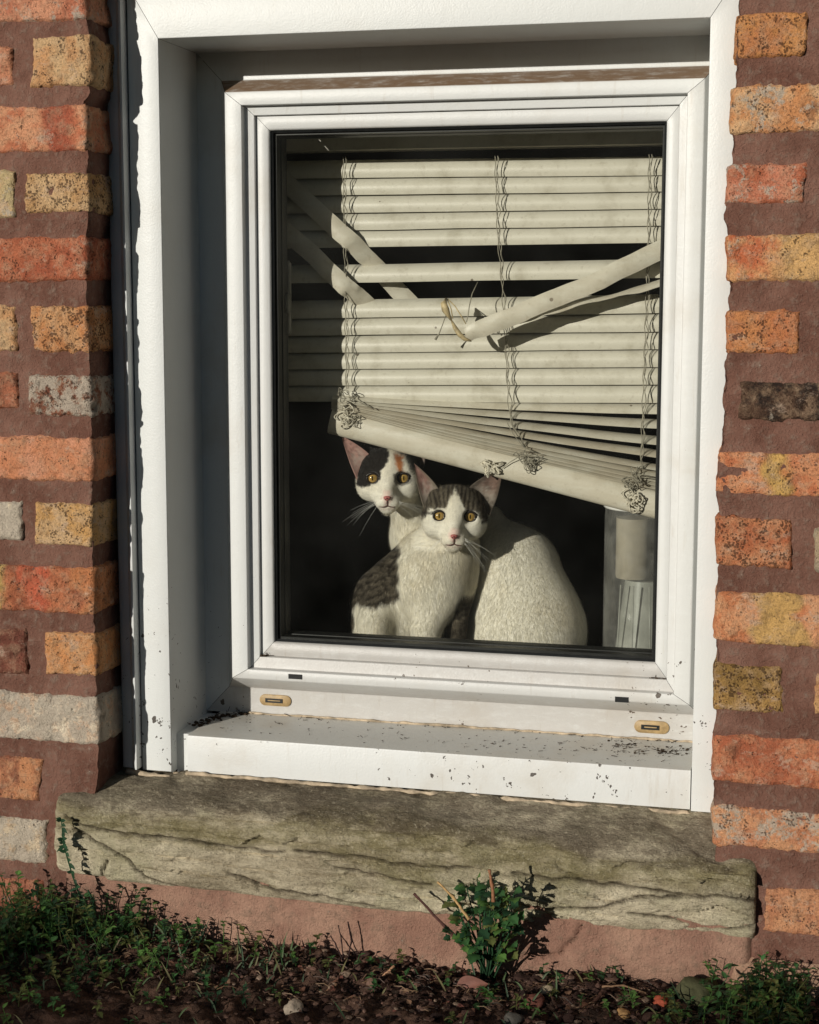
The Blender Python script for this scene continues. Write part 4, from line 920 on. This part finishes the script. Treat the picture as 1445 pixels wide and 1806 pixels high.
# ---- rear calico cat
HB = Head(685, 843, .240, yaw=-3, pit=-2, roll=0)
def col_rear(V, n, H):
    l = H.loc(V); x, y, z = l.T; jx = 2.5*fbm(V*260, 2, 3); jy = 2.5*fbm(V*260, 2, 9); X, Y = x+jx, y+jy
    px = topx(V); head = (z > -95) & (y > -62) & (np.abs(x) < 80)
    c = np.tile(WHT, (len(V), 1)); c = mixc(c, sm(-.1, .8, fbm(V*22, 3, 2))*.3, CRM)
    bl = soft(X, Y, [(-70, 90), (-2, 90), (-1, 50), (3, 37), (-2, 24), (-13, 12), (-13, -3), (-32, -12), (-46, -17), (-57, -13), (-56, 2), (-54, 10), (-62, 27), (-62, 40), (-60, 50)], 2)*head*(z > -80)
    c = mixc(c, bl, BLK); og = soft(X, Y, [(11, 42), (26, 36), (28, 12), (18, 10), (14, 25)], 3)*head; c = mixc(c, og, ORG)
    dr = soft(X, Y, [(16, 80), (14, 46), (30, 36), (40, 12), (60, 6), (80, 10), (80, 90)], 3)*head; c = mixc(c, dr*.9, BLK*1.3)
    de = soft(X, Y, [(9, 9), (40, 10), (42, -10), (28, -12), (14, -12)], 2)*head; c = mixc(c, de*.75, GRY*.5)
    nb = soft(X, Y, [(-6, -22), (6, -22), (10, -34), (4, -46), (-4, -46), (-10, -34)], 4)*head; c = mixc(c, nb*.30, PKN)
    mo = soft(X, Y, [(-14, -50), (14, -50), (10, -56), (-10, -56)], 2)*head*(z > 10); c = mixc(c, mo*.25, PKN*.5)
    return c
rear = [('c', 712, 880, .280, .024, 748, 950, .310, .034, .015), ('c', 735, 950, .318, .036, 845, 985, .345, .048, .03), ('c', 845, 955, .338, .040, 905, 1010, .325, .058, .03), ('c', 905, 1010, .325, .058, 925, 1110, .310, .076, .04),
        ('e', 940, 1120, .305, (.066, .060, .088), .03), ('c', 925, 1110, .310, .074, 915, 1230, .310, .080, .03), ('c', 760, 1000, .320, .030, 745, 1240, .300, .020, .03), ('c', 870, 1150, .31, .040, 800, 1230, .290, .026, .03), ('c', 868, 908, .332, .012, 858, 950, .335, .032, .02)]
cr_ = build_cat('calico_cat', 'calico cat with black and ginger head patches, peering from under the blind rail behind', rear, HB, col_rear,
    [((-34, 42), (-59, 4), (-83, 75), dict(depth=7, bow=2, zb=-6, zt=-2), ear_col(PNK, BLK, PNK*.8)), ((32, 46), (60, 12), (66, 84), dict(depth=14, bow=4, zb=-24, zt=-34), ear_col(PNK*.8, BLK, BLK))],
    [(0, 0), (1.0, 0)], [(-1, 8, (-.95, -.15)), (1, 6, (-.6, .1))], 3, (.12, .17, -.90), (.56, .47, -.44), 170000, (-.15, -.35, -1))
# ---- front tabby and white cat
HA = Head(802, 910, .202, yaw=0, pit=-3, roll=-1.5)
def col_front(V, n, H):
    l = H.loc(V); x, y, z = l.T; jx = 3*fbm(V*260, 2, 3); jy = 3*fbm(V*260, 2, 9); X, Y = x+jx, y+jy; p = topx(V); head = (z > -95) & (y > -62) & (np.abs(x) < 80)
    c = np.tile(WHT, (len(V), 1)); c = mixc(c, sm(-.1, .8, fbm(V*22, 3, 2))*.4, CRM)
    st_ = sm(-.7, .8, .8*np.sin(x*.8+3*fbm(V*60, 2, 7))+.9*fbm(V*np.array([320, 320, 120]), 3, 1)); tb = TB1*(1-st_[:, None])+TB2*st_[:, None]
    dk = soft(X, Y, [(-66, -14), (-56, -10), (-50, 0), (-44, 12), (-30, 14), (-15, 13), (-12, 22), (-4, 42), (0, 48), (4, 40), (11, 26), (17, 14), (22, 7), (40, 9), (44, -2), (52, -12), (66, -6), (90, 90), (-90, 90)], 2)*head
    c = mixc(c, dk, tb); ln = soft(X, Y, [(-60, -4), (-46, 2), (-38, 3), (-38, 6), (-48, 6), (-60, 2)], 1.5)*head; c = mixc(c, ln*.9, TB2)
    nb = soft(X, Y, [(-6, -20), (7, -20), (10, -32), (4, -44), (-4, -44), (-10, -32)], 4)*head; c = mixc(c, nb*.32, PKN)
    mo = soft(X, Y, [(-14, -50), (14, -50), (10, -55), (-10, -55)], 2)*head*(z > 10); c = mixc(c, mo*.25, PKN*.5)
    bx, by = p[:, 0]+5*fbm(V*90, 3, 6), p[:, 1]+5*fbm(V*90, 3, 16); nh = ~head
    s2 = strip(p[:, 0], p[:, 1], 1.0, 2); t2 = TB1*(1-s2[:, None])+TB2*.8*s2[:, None]
    for poly in ([(560, 930), (668, 930), (704, 965), (700, 1010), (702, 1050), (688, 1068), (655, 1070), (627, 1062), (570, 1075)],
                 [(560, 1030), (626, 1040), (624, 1080), (622, 1200), (560, 1200)], [(812, 1052), (800, 1080), (788, 1100), (782, 1130), (815, 1132), (840, 1130), (840, 1050)]):
        c = mixc(c, soft(bx, by, poly, 3)*nh, t2)
    return c
front = [('c', 800, 935, .246, .028, 785, 975, .250, .040, .02), ('c', 785, 975, .250, .042, 762, 1030, .252, .054, .03), ('e', 760, 1025, .252, (.053, .042, .056), .02), ('e', 676, 1090, .285, (.044, .052, .064), .03), ('c', 745, 985, .265, .036, 672, 1050, .270, .036, .02),
         ('c', 690, 1030, .255, .030, 660, 1095, .222, .0225, .012), ('c', 660, 1095, .222, .0225, 652, 1235, .212, .0185, .005), ('c', 775, 1050, .235, .030, 752, 1110, .212, .021, .012), ('c', 752, 1110, .212, .021, 738, 1235, .202, .018, .004),
         ('c', 805, 1040, .262, .026, 806, 1100, .240, .0135, .01), ('c', 806, 1100, .240, .0135, 801, 1200, .226, .0125, .005), ('c', 700, 1100, .295, .060, 700, 1220, .30, .062, .03), ('c', 812, 1010, .258, .020, 790, 960, .25, .03, .02)]
cf_ = build_cat('tabby_cat', 'white cat with grey tabby crown and shoulder patch, sitting in front of the other', front, HA, col_front,
    [((-29, 45), (-54, 10), (-75, 91), dict(depth=10, bow=3, zb=-12, zt=-12), ear_col(PNK*.62, TB2, TB1*.9)), ((24, 50), (66, 14), (83, 87), dict(depth=10, bow=4, zb=-12, zt=-16), ear_col(lin((120, 98, 88)), TB2, TB2*1.5))],
    [(0, 0), (.5, 0)], [(-1, 5, (-.8, -.1)), (1, 8, (-1.0, -.1))], 8, (.12, .14, -.90), (.48, .40, -.44), 170000, (-.1, -.3, -1))

# ================================================================ ground, plants and litter
ZG = -1.103
def gz(x, y):
    P = np.stack([np.asarray(x, float), np.asarray(y, float), np.asarray(x, float)*0], -1); d = -(P[..., 1]+.07)
    return ZG+.010*fbm(P*9, 3, 2)*sm(0, .05, d+.03)+.006*fbm(P*45, 4, 3)+.0035*fbm(P*130, 3, 5)-.003-.02*sm(.1, 1.2, d)
xs = np.arange(-.45, 1.1, .0045); ys = np.arange(-.42, -.045, .0045); X, Y = np.meshgrid(xs, ys); Z = gz(X, Y)
g = mesh_obj('soil_bed', np.stack([X, Y, Z], -1).reshape(-1, 3), grid(len(xs), len(ys)), M_SOIL, None, True, None, (.3, -.2, ZG)); tag(g, 'dark crumbly soil bed at the foot of the wall', kind='structure')
G = [-60, -30, -8, -3, -1.2, -.45, 1.1, 1.8, 4, 9, 30, 60]; GY = [-80, -30, -8, -3, -1.4, -.8, -.419, -.04]; X, Y = np.meshgrid(G, GY); Z = np.full_like(X, ZG-.03)-.03*sm(.4, 6, -Y)
mg, tg_, pg_ = mat('rough_lawn', 1, .05); nn_ = N(tg_); tg_.links.new(nn_.mix(nn_.ramp(nn_.noise(nn_.coord(), 8, 6, .7), .3, .7), (.030, .042, .014), (.075, .070, .035)), pg_.inputs['Base Color'])
g2 = mesh_obj('ground', np.stack([X, Y, Z], -1).reshape(-1, 3), grid(len(G), len(GY)), mg, None, True, None, (0, -3, ZG-.03)); tag(g2, 'rough grassy ground in front of the house', kind='structure')
rng = random.Random(5)
def lump(mb, c, r, col, sq=.7, seed=0, sub_=1):
    import bmesh
    bm = bmesh.new(); bmesh.ops.create_icosphere(bm, subdivisions=sub_, radius=1); V = np.array([v.co[:] for v in bm.verts]); F = [tuple(v.index for v in f.verts) for f in bm.faces]; bm.free()
    n = 1+.38*vn(V*1.3+seed*3.1, 7)+.15*vn(V*3.1+seed, 9); V = V*n[:, None]*np.array([rng.uniform(.7, 1.3), rng.uniform(.7, 1.2), sq*rng.uniform(.7, 1.2)])*r
    a = rng.uniform(0, 6.28); V = V@np.array([[math.cos(a), -math.sin(a), 0], [math.sin(a), math.cos(a), 0], [0, 0, 1]]); V = V+np.array(c); mb.add(V, F, col)
mb = MB(); cols = [(106, 80, 70), (88, 66, 58), (122, 92, 80), (70, 52, 46), (132, 104, 90), (60, 46, 42), (150, 128, 110), (80, 58, 50), (66, 48, 42)]
for i in range(3400):
    x = rng.gauss(.42, .24); 
    if not -.35 < x < 1.0: continue
    y = -.075-abs(rng.gauss(0, .09)); r = rng.choice([.0018, .0025, .0032, .0045, .0028, .0022, .0075 if rng.random() < .25 else .003])
    lump(mb, (x, y, float(gz(x, y))+r*.3), r, lin(rng.choice(cols)), rng.choice([.75, .3, .45]), i, 1)
tag(mb.obj('gravel', M_GRAVEL, None, False, (.3, -.15, ZG)), 'reddish crumbs of brick, soil and fine gravel along the wall foot', kind='stuff')
def rock(name, px, py, r, col, label, cat='stone', seed=0, sq=.75, Y=None, group='loose stones in the soil'):
    # walk the ray down to the soil
    lo_, hi_ = -.40, -.075
    for _ in range(40):
        m = (lo_+hi_)/2; p = at(px, py, m)
        if p[2] < ZG+.004: hi_ = m
        else: lo_ = m
    p = at(px, py, hi_ if Y is None else Y); mb = MB(); lump(mb, (0, 0, 0), r, lin(col), sq, seed, 3); V = np.array(mb.V); V = V*(1+.05*fbm(V*120+seed, 3, 4))[:, None]; mb.V = (V+np.array([p[0], p[1], float(gz(p[0], p[1]))+r*.35])).tolist()
    o = mb.obj(name, M_GRAVEL, None, True, (p[0], p[1], float(gz(p[0], p[1])))); return tag(o, label, cat, group)
rock('stone', 518, 1765, .0150, (206, 188, 166), 'pale whitish stone lying in the dark soil at the lower left', seed=2)
rock('stone', 1232, 1752, .027, (92, 92, 66), 'large mossy greenish stone half buried at the lower right', seed=5, sq=.8)
rock('stone', 942, 1768, .012, (132, 84, 72), 'small dull red stone in the soil right of the leafy plant', seed=9)
rock('stone', 968, 1745, .009, (186, 168, 140), 'small cream pebble in the soil right of the leafy plant', seed=12)
rock('stone', 905, 1795, .012, (112, 108, 100), 'small grey pebble at the bottom edge of the soil', seed=15)
rock('brick_fragment', 1168, 1765, .008, (204, 104, 78), 'small orange-red brick fragment near the mossy stone', 'brick fragment', seed=18)
rock('stone', 1100, 1795, .009, (212, 166, 112), 'small pale orange pebble at the bottom edge of the soil', seed=21)
def leaf(mb, base, d, up, L, Wd, col, lobes=0, fold=.25, curl=.3, n=9):
    d = Vector(d).normalized(); up = Vector(up); s = d.cross(up)
    if s.length < 1e-3: s = d.cross(Vector((1, .1, 0)))
    s.normalize(); nrm = s.cross(d).normalized(); V = []; cc = []
    for i in range(n):
        t = i/(n-1); w = Wd*math.sin(math.pi*min(t*1.02+.02, 1)**.8)*(1+(.28*math.sin(t*lobes*math.pi*2) if lobes else 0)); w = max(w, .0002); c = Vector(base)+d*L*t-Vector((0, 0, 1))*curl*L*t*t+nrm*0
        for q in (-1, -.5, 0, .5, 1): V.append(c+s*w*q+nrm*abs(q)*w*fold); cc.append(np.array(col)*(1.0 if q else 1.25)*(.9+.2*t))
    F = [(i*5+k, i*5+k+1, (i+1)*5+k+1, (i+1)*5+k) for i in range(n-1) for k in range(4)]; mb.add(V, F, np.clip(np.array(cc), 0, 1))
G1, G2, G3, G4 = lin((70, 112, 64)), lin((104, 146, 74)), lin((44, 76, 50)), lin((128, 136, 78))
# main leafy weed
pb = at(862, 1700, -.100); pb[2] = float(gz(pb[0], pb[1])); plant = thing('leafy_weed', 'bushy green leafy weed growing against the middle of the stone sill', 'plant', tuple(pb))
st = MB(); r5 = random.Random(21)
tips = [(r5.uniform(812, 905), r5.uniform(1558, 1668)) for _ in range(8)]+[(800, 1578), (822, 1560), (842, 1548), (858, 1562), (872, 1556), (885, 1575), (900, 1590), (812, 1610), (830, 1600), (850, 1590), (868, 1600), (888, 1615), (905, 1625), (795, 1640), (820, 1640), (845, 1625), (865, 1640), (890, 1650), (905, 1665), (835, 1670), (878, 1680), (915, 1600), (908, 1572), (860, 1615), (842, 1655)]
for i, (x, y) in enumerate(tips):
    Y_ = -.100-r5.uniform(-.004, .045); p = at(x, y, Y_); mid = (p+pb)/2+np.array([r5.uniform(-.006, .006), -.006, .008]); P = [pb+np.array([r5.uniform(-.008, .008), r5.uniform(-.006, .006), 0]), mid, p]
    st.tube(P, [.0014, .0011, .0007], 5, G3)
    for k in range(r5.choice([4, 5, 6])):
        mbL = MB(); a = r5.uniform(-1.5, 1.5); out = (p[0]-pb[0])*14; dd = (out+math.sin(a)*.9, -.55-.5*abs(math.cos(a)), .55+r5.uniform(-.6, .5)); Lf = r5.uniform(.009, .019)
        leaf(mbL, p-np.array([0, 0, .004*k]), dd, (r5.uniform(-.3, .3)-.2, -.5, 1), Lf, Lf*.40, r5.choice([G1, G2*.8, G1*.8, G3, G4*.7]), lobes=3, fold=.22, curl=.32, n=13)
        mbL.obj('leaf', M_LEAF, plant)
st.obj('stem', M_TWIG, plant)
def twig(name, pts, r, col, label, cat='twig', group=None):
    P = [at(x, y, Y) for x, y, Y in pts]; Q = []
    for a, b in zip(P[:-1], P[1:]):
        for k in range(5): Q.append(a+(b-a)*k/5+np.array([rng.gauss(0, .0003), 0, rng.gauss(0, .0003)]))
    Q.append(P[-1]); n = len(Q); base = min(Q, key=lambda q: q[2]); mb = MB(); rad = [r*(1-.35*i/(n-1))*(1.35 if i % 5 == 0 else 1) for i in range(n)]; mb.tube(Q, rad, 7, lin(col)); o = mb.obj(name, M_TWIG, None, True, tuple(base)); return tag(o, label, cat, group)
twig('twig', [(832, 1688, -.125), (790, 1640, -.118), (730, 1576, -.112)], .0021, (92, 62, 56), 'thin dark reddish twig leaning left across the stone sill from the leafy weed')
twig('dry_stalk', [(828, 1622, -.135), (800, 1583, -.126), (772, 1556, -.118)], .0018, (196, 160, 110), 'split straw-coloured stalk leaning beside the leafy weed', 'stalk')
twig('dry_stalk', [(871, 1590, -.150), (868, 1560, -.150), (863, 1534, -.150)], .0022, (160, 112, 82), 'upright orange-brown cut stalk rising from the leafy weed', 'stalk')
twig('twig', [(605, 1695, -.10), (592, 1665, -.09), (583, 1650, -.088)], .0010, (60, 44, 42), 'leftmost of three thin dark upright twigs before the pink footing', group='thin upright twigs')
twig('twig', [(606, 1695, -.10), (603, 1660, -.09), (597, 1632, -.088)], .0009, (60, 44, 42), 'middle of three thin dark upright twigs before the pink footing', group='thin upright twigs')
twig('twig', [(614, 1695, -.10), (620, 1660, -.09), (614, 1626, -.088)], .0011, (60, 44, 42), 'rightmost of three thin dark upright twigs before the pink footing', group='thin upright twigs')
twig('twig', [(640, 1752, -.135), (670, 1728, -.125), (696, 1704, -.115)], .0022, (196, 150, 116), 'pale peeled twig lying on the soil left of the weed')
twig('twig', [(1063, 1740, -.118), (1100, 1738, -.12), (1140, 1752, -.125)], .0012, (150, 118, 92), 'long thin pale twig curving over the soil at the right')
twig('twig', [(1030, 1800, -.16), (1045, 1772, -.15), (1062, 1750, -.14)], .0032, (84, 58, 48), 'thick brown twig at the bottom right of the soil')
# fallen leaf
mb = MB(); p = at(850, 1752, -.135); p[2] = float(gz(p[0], p[1]))+.014; leaf(mb, p+np.array([-.030, 0, -.010]), (1, .15, .55), (-.2, -1, .5), .044, .012, lin((140, 92, 78)), 0, .35, .25, 13)
tag(mb.obj('fallen_leaf', M_LEAF, None, True, tuple(p)), 'curled reddish-brown dead leaf on the soil below the leafy weed', 'leaf')
# trailing seedling at the left end of the sill
pb = at(200, 1700, -.105); vine = thing('trailing_weed', 'dark thin-leaved weed climbing the left end of the stone sill', 'plant', tuple(pb)); st = MB(); lm = MB()
path_ = [(200, 1690, -.105), (170, 1640, -.11), (148, 1600, -.108), (128, 1545, -.104), (112, 1490, -.102), (108, 1445, -.100)]; P = [at(*q) for q in path_]; st.tube(P, [.0014, .0013, .0012, .001, .0009, .0006], 6, G3)
for i in range(70):
    t = rng.uniform(0, 4.99); k = int(t); q = P[k]+(P[k+1]-P[k])*(t-k); lm = MB(); leaf(lm, q, (rng.choice([-1, 1])*rng.uniform(.4, 1), -.5, rng.uniform(-.4, .8)), (0, -1, .6), rng.uniform(.006, .012), .0024, G3*rng.uniform(.7, 1.3), 0, .2, .3, 6); lm.obj('leaf', M_LEAF, vine)
br = [(160, 1620, -.12), (165, 1590, -.125), (155, 1570, -.125)]; st.tube([at(*q) for q in br], .0012, 5, G3); st.obj('stem', M_TWIG, vine)
# low ground cover: dense at the left, thinner at the right, sparse in the middle
gc = MB(); r7 = random.Random(9)
def sprig(x, y, h, n, cl, lean):
    z0 = float(gz(x, y)); top_ = Vector((x+lean[0]*h, y+lean[1]*h, z0+h)); b = Vector((x, y, z0-.003)); mid = (b+top_)/2+Vector((r7.uniform(-.1, .1)*h, 0, .08*h)); gc.tube([b, mid, top_], [.0007, .0006, .0004], 4, cl*.7)
    for i in range(n):
        t = r7.uniform(.25, 1.05); q = (b*(1-t)**2+mid*2*t*(1-t)+top_*t*t) if t <= 1 else top_; a = r7.uniform(0, 6.28); L = r7.uniform(.006, .013)*(1 if h > .02 else .8)
        leaf(gc, q, (math.cos(a), math.sin(a), r7.uniform(-.1, .9)), (0, 0, 1), L, L*r7.uniform(.2, .4), cl*r7.uniform(.6, 1.35), 0, .2, .25, 5)
for i in range(640):
    u = r7.random()
    if u < .52: x = -.16+abs(r7.gauss(0, .13))-.03; dn = math.exp(-max(x+.04, 0)/.11)
    elif u < .78: x = .80-abs(r7.gauss(0, .07)); dn = .8
    else: x = r7.uniform(.0, .75); dn = .35
    if not -.3 < x < .95: continue
    y = -.082-abs(r7.gauss(0, .11)); h = r7.uniform(.010, .050)*(.45+dn*.8)
    if .22 < x < .68: h *= .55
    if y < -.2: h *= .6
    if y < -.40: continue
    sprig(x, y, h, r7.randint(5, 12), r7.choice([G1, G2, G3, G1, G4*.8]), (r7.uniform(-.5, .5), r7.uniform(-.4, .3)))
for i in range(900):                                        # dry grass bits
    x = r7.uniform(-.2, .9); y = -.085-abs(r7.gauss(0, .08)); z0 = float(gz(x, y)); a = r7.uniform(0, 6.28); L = r7.uniform(.005, .022); e = r7.uniform(.02, .4)
    gc.tube([(x, y, z0+.002), (x+math.cos(a)*L*.5, y+math.sin(a)*L*.3, z0+.004+L*e*.6), (x+math.cos(a)*L, y+math.sin(a)*L*.5, z0+.003+L*e*.7)], [.0005, .0006, .0003], 3, lin(r7.choice([(128, 98, 76), (96, 70, 56), (66, 54, 44), (82, 62, 50), (160, 130, 100)])))
for i in range(330):                                        # grass blades
    x = r7.choice([r7.uniform(-.2, .95), r7.uniform(-.2, .2)]); y = -.085-abs(r7.gauss(0, .09)); z0 = float(gz(x, y)); a = r7.uniform(0, 6.28); L = r7.uniform(.012, .040); gcol = lin(r7.choice([(84, 104, 66), (96, 112, 84), (116, 112, 78), (64, 84, 60)]))
    leaf(gc, (x, y, z0-.002), (math.cos(a)*.5, math.sin(a)*.35, 1), (0, -1, .3), L, .0011, gcol, 0, .3, r7.uniform(.05, .6), 6)
for i in range(420):                                        # dead leaf flakes
    x = r7.uniform(-.25, .9); y = -.08-abs(r7.gauss(0, .09)); z0 = float(gz(x, y)); a = r7.uniform(0, 6.28); L = r7.uniform(.004, .012)
    leaf(gc, (x, y, z0+.003), (math.cos(a), math.sin(a), r7.uniform(-.3, .6)), (r7.uniform(-.5, .5), -.4, 1), L, L*r7.uniform(.2, .45), lin(r7.choice([(126, 88, 70), (96, 72, 60), (150, 116, 92), (74, 58, 50), (132, 84, 72)])), 1, .3, .2, 5)
tag(gc.obj('ground_cover', M_LEAF, None, False, (.3, -.15, ZG)), 'low tangled green weeds and dry grass bits over the soil', kind='stuff')

# dirt and moss that has gathered in the corners of the window
def crumbs(name, label, pts, n, spread, Yr, zf, r0, seed):
    r8 = random.Random(seed); mb = MB()
    for i in range(n):
        t = r8.uniform(0, len(pts)-1.001); k = int(t); f = t-k; x = pts[k][0]*(1-f)+pts[k+1][0]*f+r8.gauss(0, spread[0]); y = pts[k][1]*(1-f)+pts[k+1][1]*f+r8.gauss(0, spread[1]); r = r0*r8.uniform(.3, 1.2)
        if r8.random() < .35: a = r8.uniform(0, 6.28); L = r8.uniform(.003, .010); mb.tube([(x, y, zf+r*.5), (x+L*math.cos(a), y+L*math.sin(a)*.6, zf+r*r8.uniform(.5, 3))], [.0004, .0003], 4)
        else: lump(mb, (x, y, zf+r*.2), r, (0, 0, 0), .5, i+seed, 1)
    mb.c = []; o = mb.obj(name, M_CRUD, None, True, (pts[0][0], pts[0][1], zf)); return tag(o, label, kind='stuff')
crumbs('debris', 'dark mossy debris in the left corner of the white sill', [(.012, .05), (.030, .10), (.058, .122)], 110, (.006, .006), 0, -.8665, .0030, 3)
crumbs('debris', 'dark mossy debris at the right end of the white sill', [(.55, .10), (.60, .07), (.645, .085)], 90, (.012, .010), 0, -.8665, .0020, 4)
crumbs('debris', 'scattered flecks of dirt along the back of the white sill', [(.06, .122), (.65, .122)], 80, (.004, .004), 0, -.8665, .0011, 5)
crumbs('debris', 'thin scatter of dirt flecks over the top of the white sill', [(.06, .07), (.62, .06)], 130, (.02, .026), 0, -.8670, .0010, 15)

crumbs('debris', 'dark crumbs in the lower left corner of the sash', [(.086, .109), (.095, .109)], 22, (.002, .001), 0, -.7825, .0022, 6)
crumbs('debris', 'dark crumbs in the lower right corner of the sash', [(.600, .109), (.617, .109)], 26, (.004, .001), 0, -.7825, .0018, 7)

# unseen hedge added to block low sky, shade the soil and darken the glass's reflection
hx = np.arange(-26, 26, .18); prof_h = [(-.55, 0), (-.62, .35), (-.6, .75), (-.5, .93), (-.25, 1.0), (.1, 1.0), (.5, .93), (.6, .7), (.62, .3), (.55, 0)]
def htop(x):
    w = x+4.55; return 1.0+.075*sm(.22, -.02, w)+.08*sm(.70, .86, w)+.018*vn(np.stack([x*9, x*0, x*0], -1), 3)+.012*vn(np.stack([x*23, x*0, x*0], -1), 4)  # top line shaped so its shadow edge falls along the soil
HX, HK = np.meshgrid(hx, range(len(prof_h))); pr_ = np.array(prof_h); HY = pr_[HK, 0]-9.0; HZ = -1.15+pr_[HK, 1]*(htop(HX)+1.15-.03)
PP = np.stack([HX, HY, HZ], -1); HY = HY+.10*fbm(PP*1.7, 3, 2)
mb = MB(); mb.add(np.stack([HX, HY, HZ], -1).reshape(-1, 3), grid(len(hx), len(prof_h)), lin((34, 52, 26)))
rh = random.Random(2); LV = []; LF = []; LC = []
for i in range(26000):
    near = rh.random() < .4; x = rh.uniform(-6.2, -3.0) if near else rh.uniform(-14, 16); k = rh.uniform(1.5, 7.5); k0 = int(k); f = k-k0; y = (prof_h[k0][0]*(1-f)+prof_h[k0+1][0]*f)*1.04-9.0; hz = (prof_h[k0][1]*(1-f)+prof_h[k0+1][1]*f)
    z = -1.15+hz*(float(htop(np.array(x)))+1.15-.02)+rh.uniform(-.02, .012); a = [rh.uniform(-1, 1) for _ in range(6)]; s_ = .028; n0 = len(LV)
    LV += [(x, y, z), (x+a[0]*s_, y+a[1]*s_, z+a[2]*s_*.6), (x+a[3]*s_, y+a[4]*s_, z+a[5]*s_*.6)]; LF.append((n0, n0+1, n0+2)); LC += [lin((40+rh.randint(0, 30), 66+rh.randint(0, 30), 32))]*3
mb.add(LV, LF, np.array(LC)); tag(mb.obj('added_shade_hedge', m_attr('hedge_leaf', .7, .2, 20, .3, .2, .01), None, False, (0, -9, -1.15)), 'unseen green hedge added across the lawn to block sun and low sky', 'hedge')
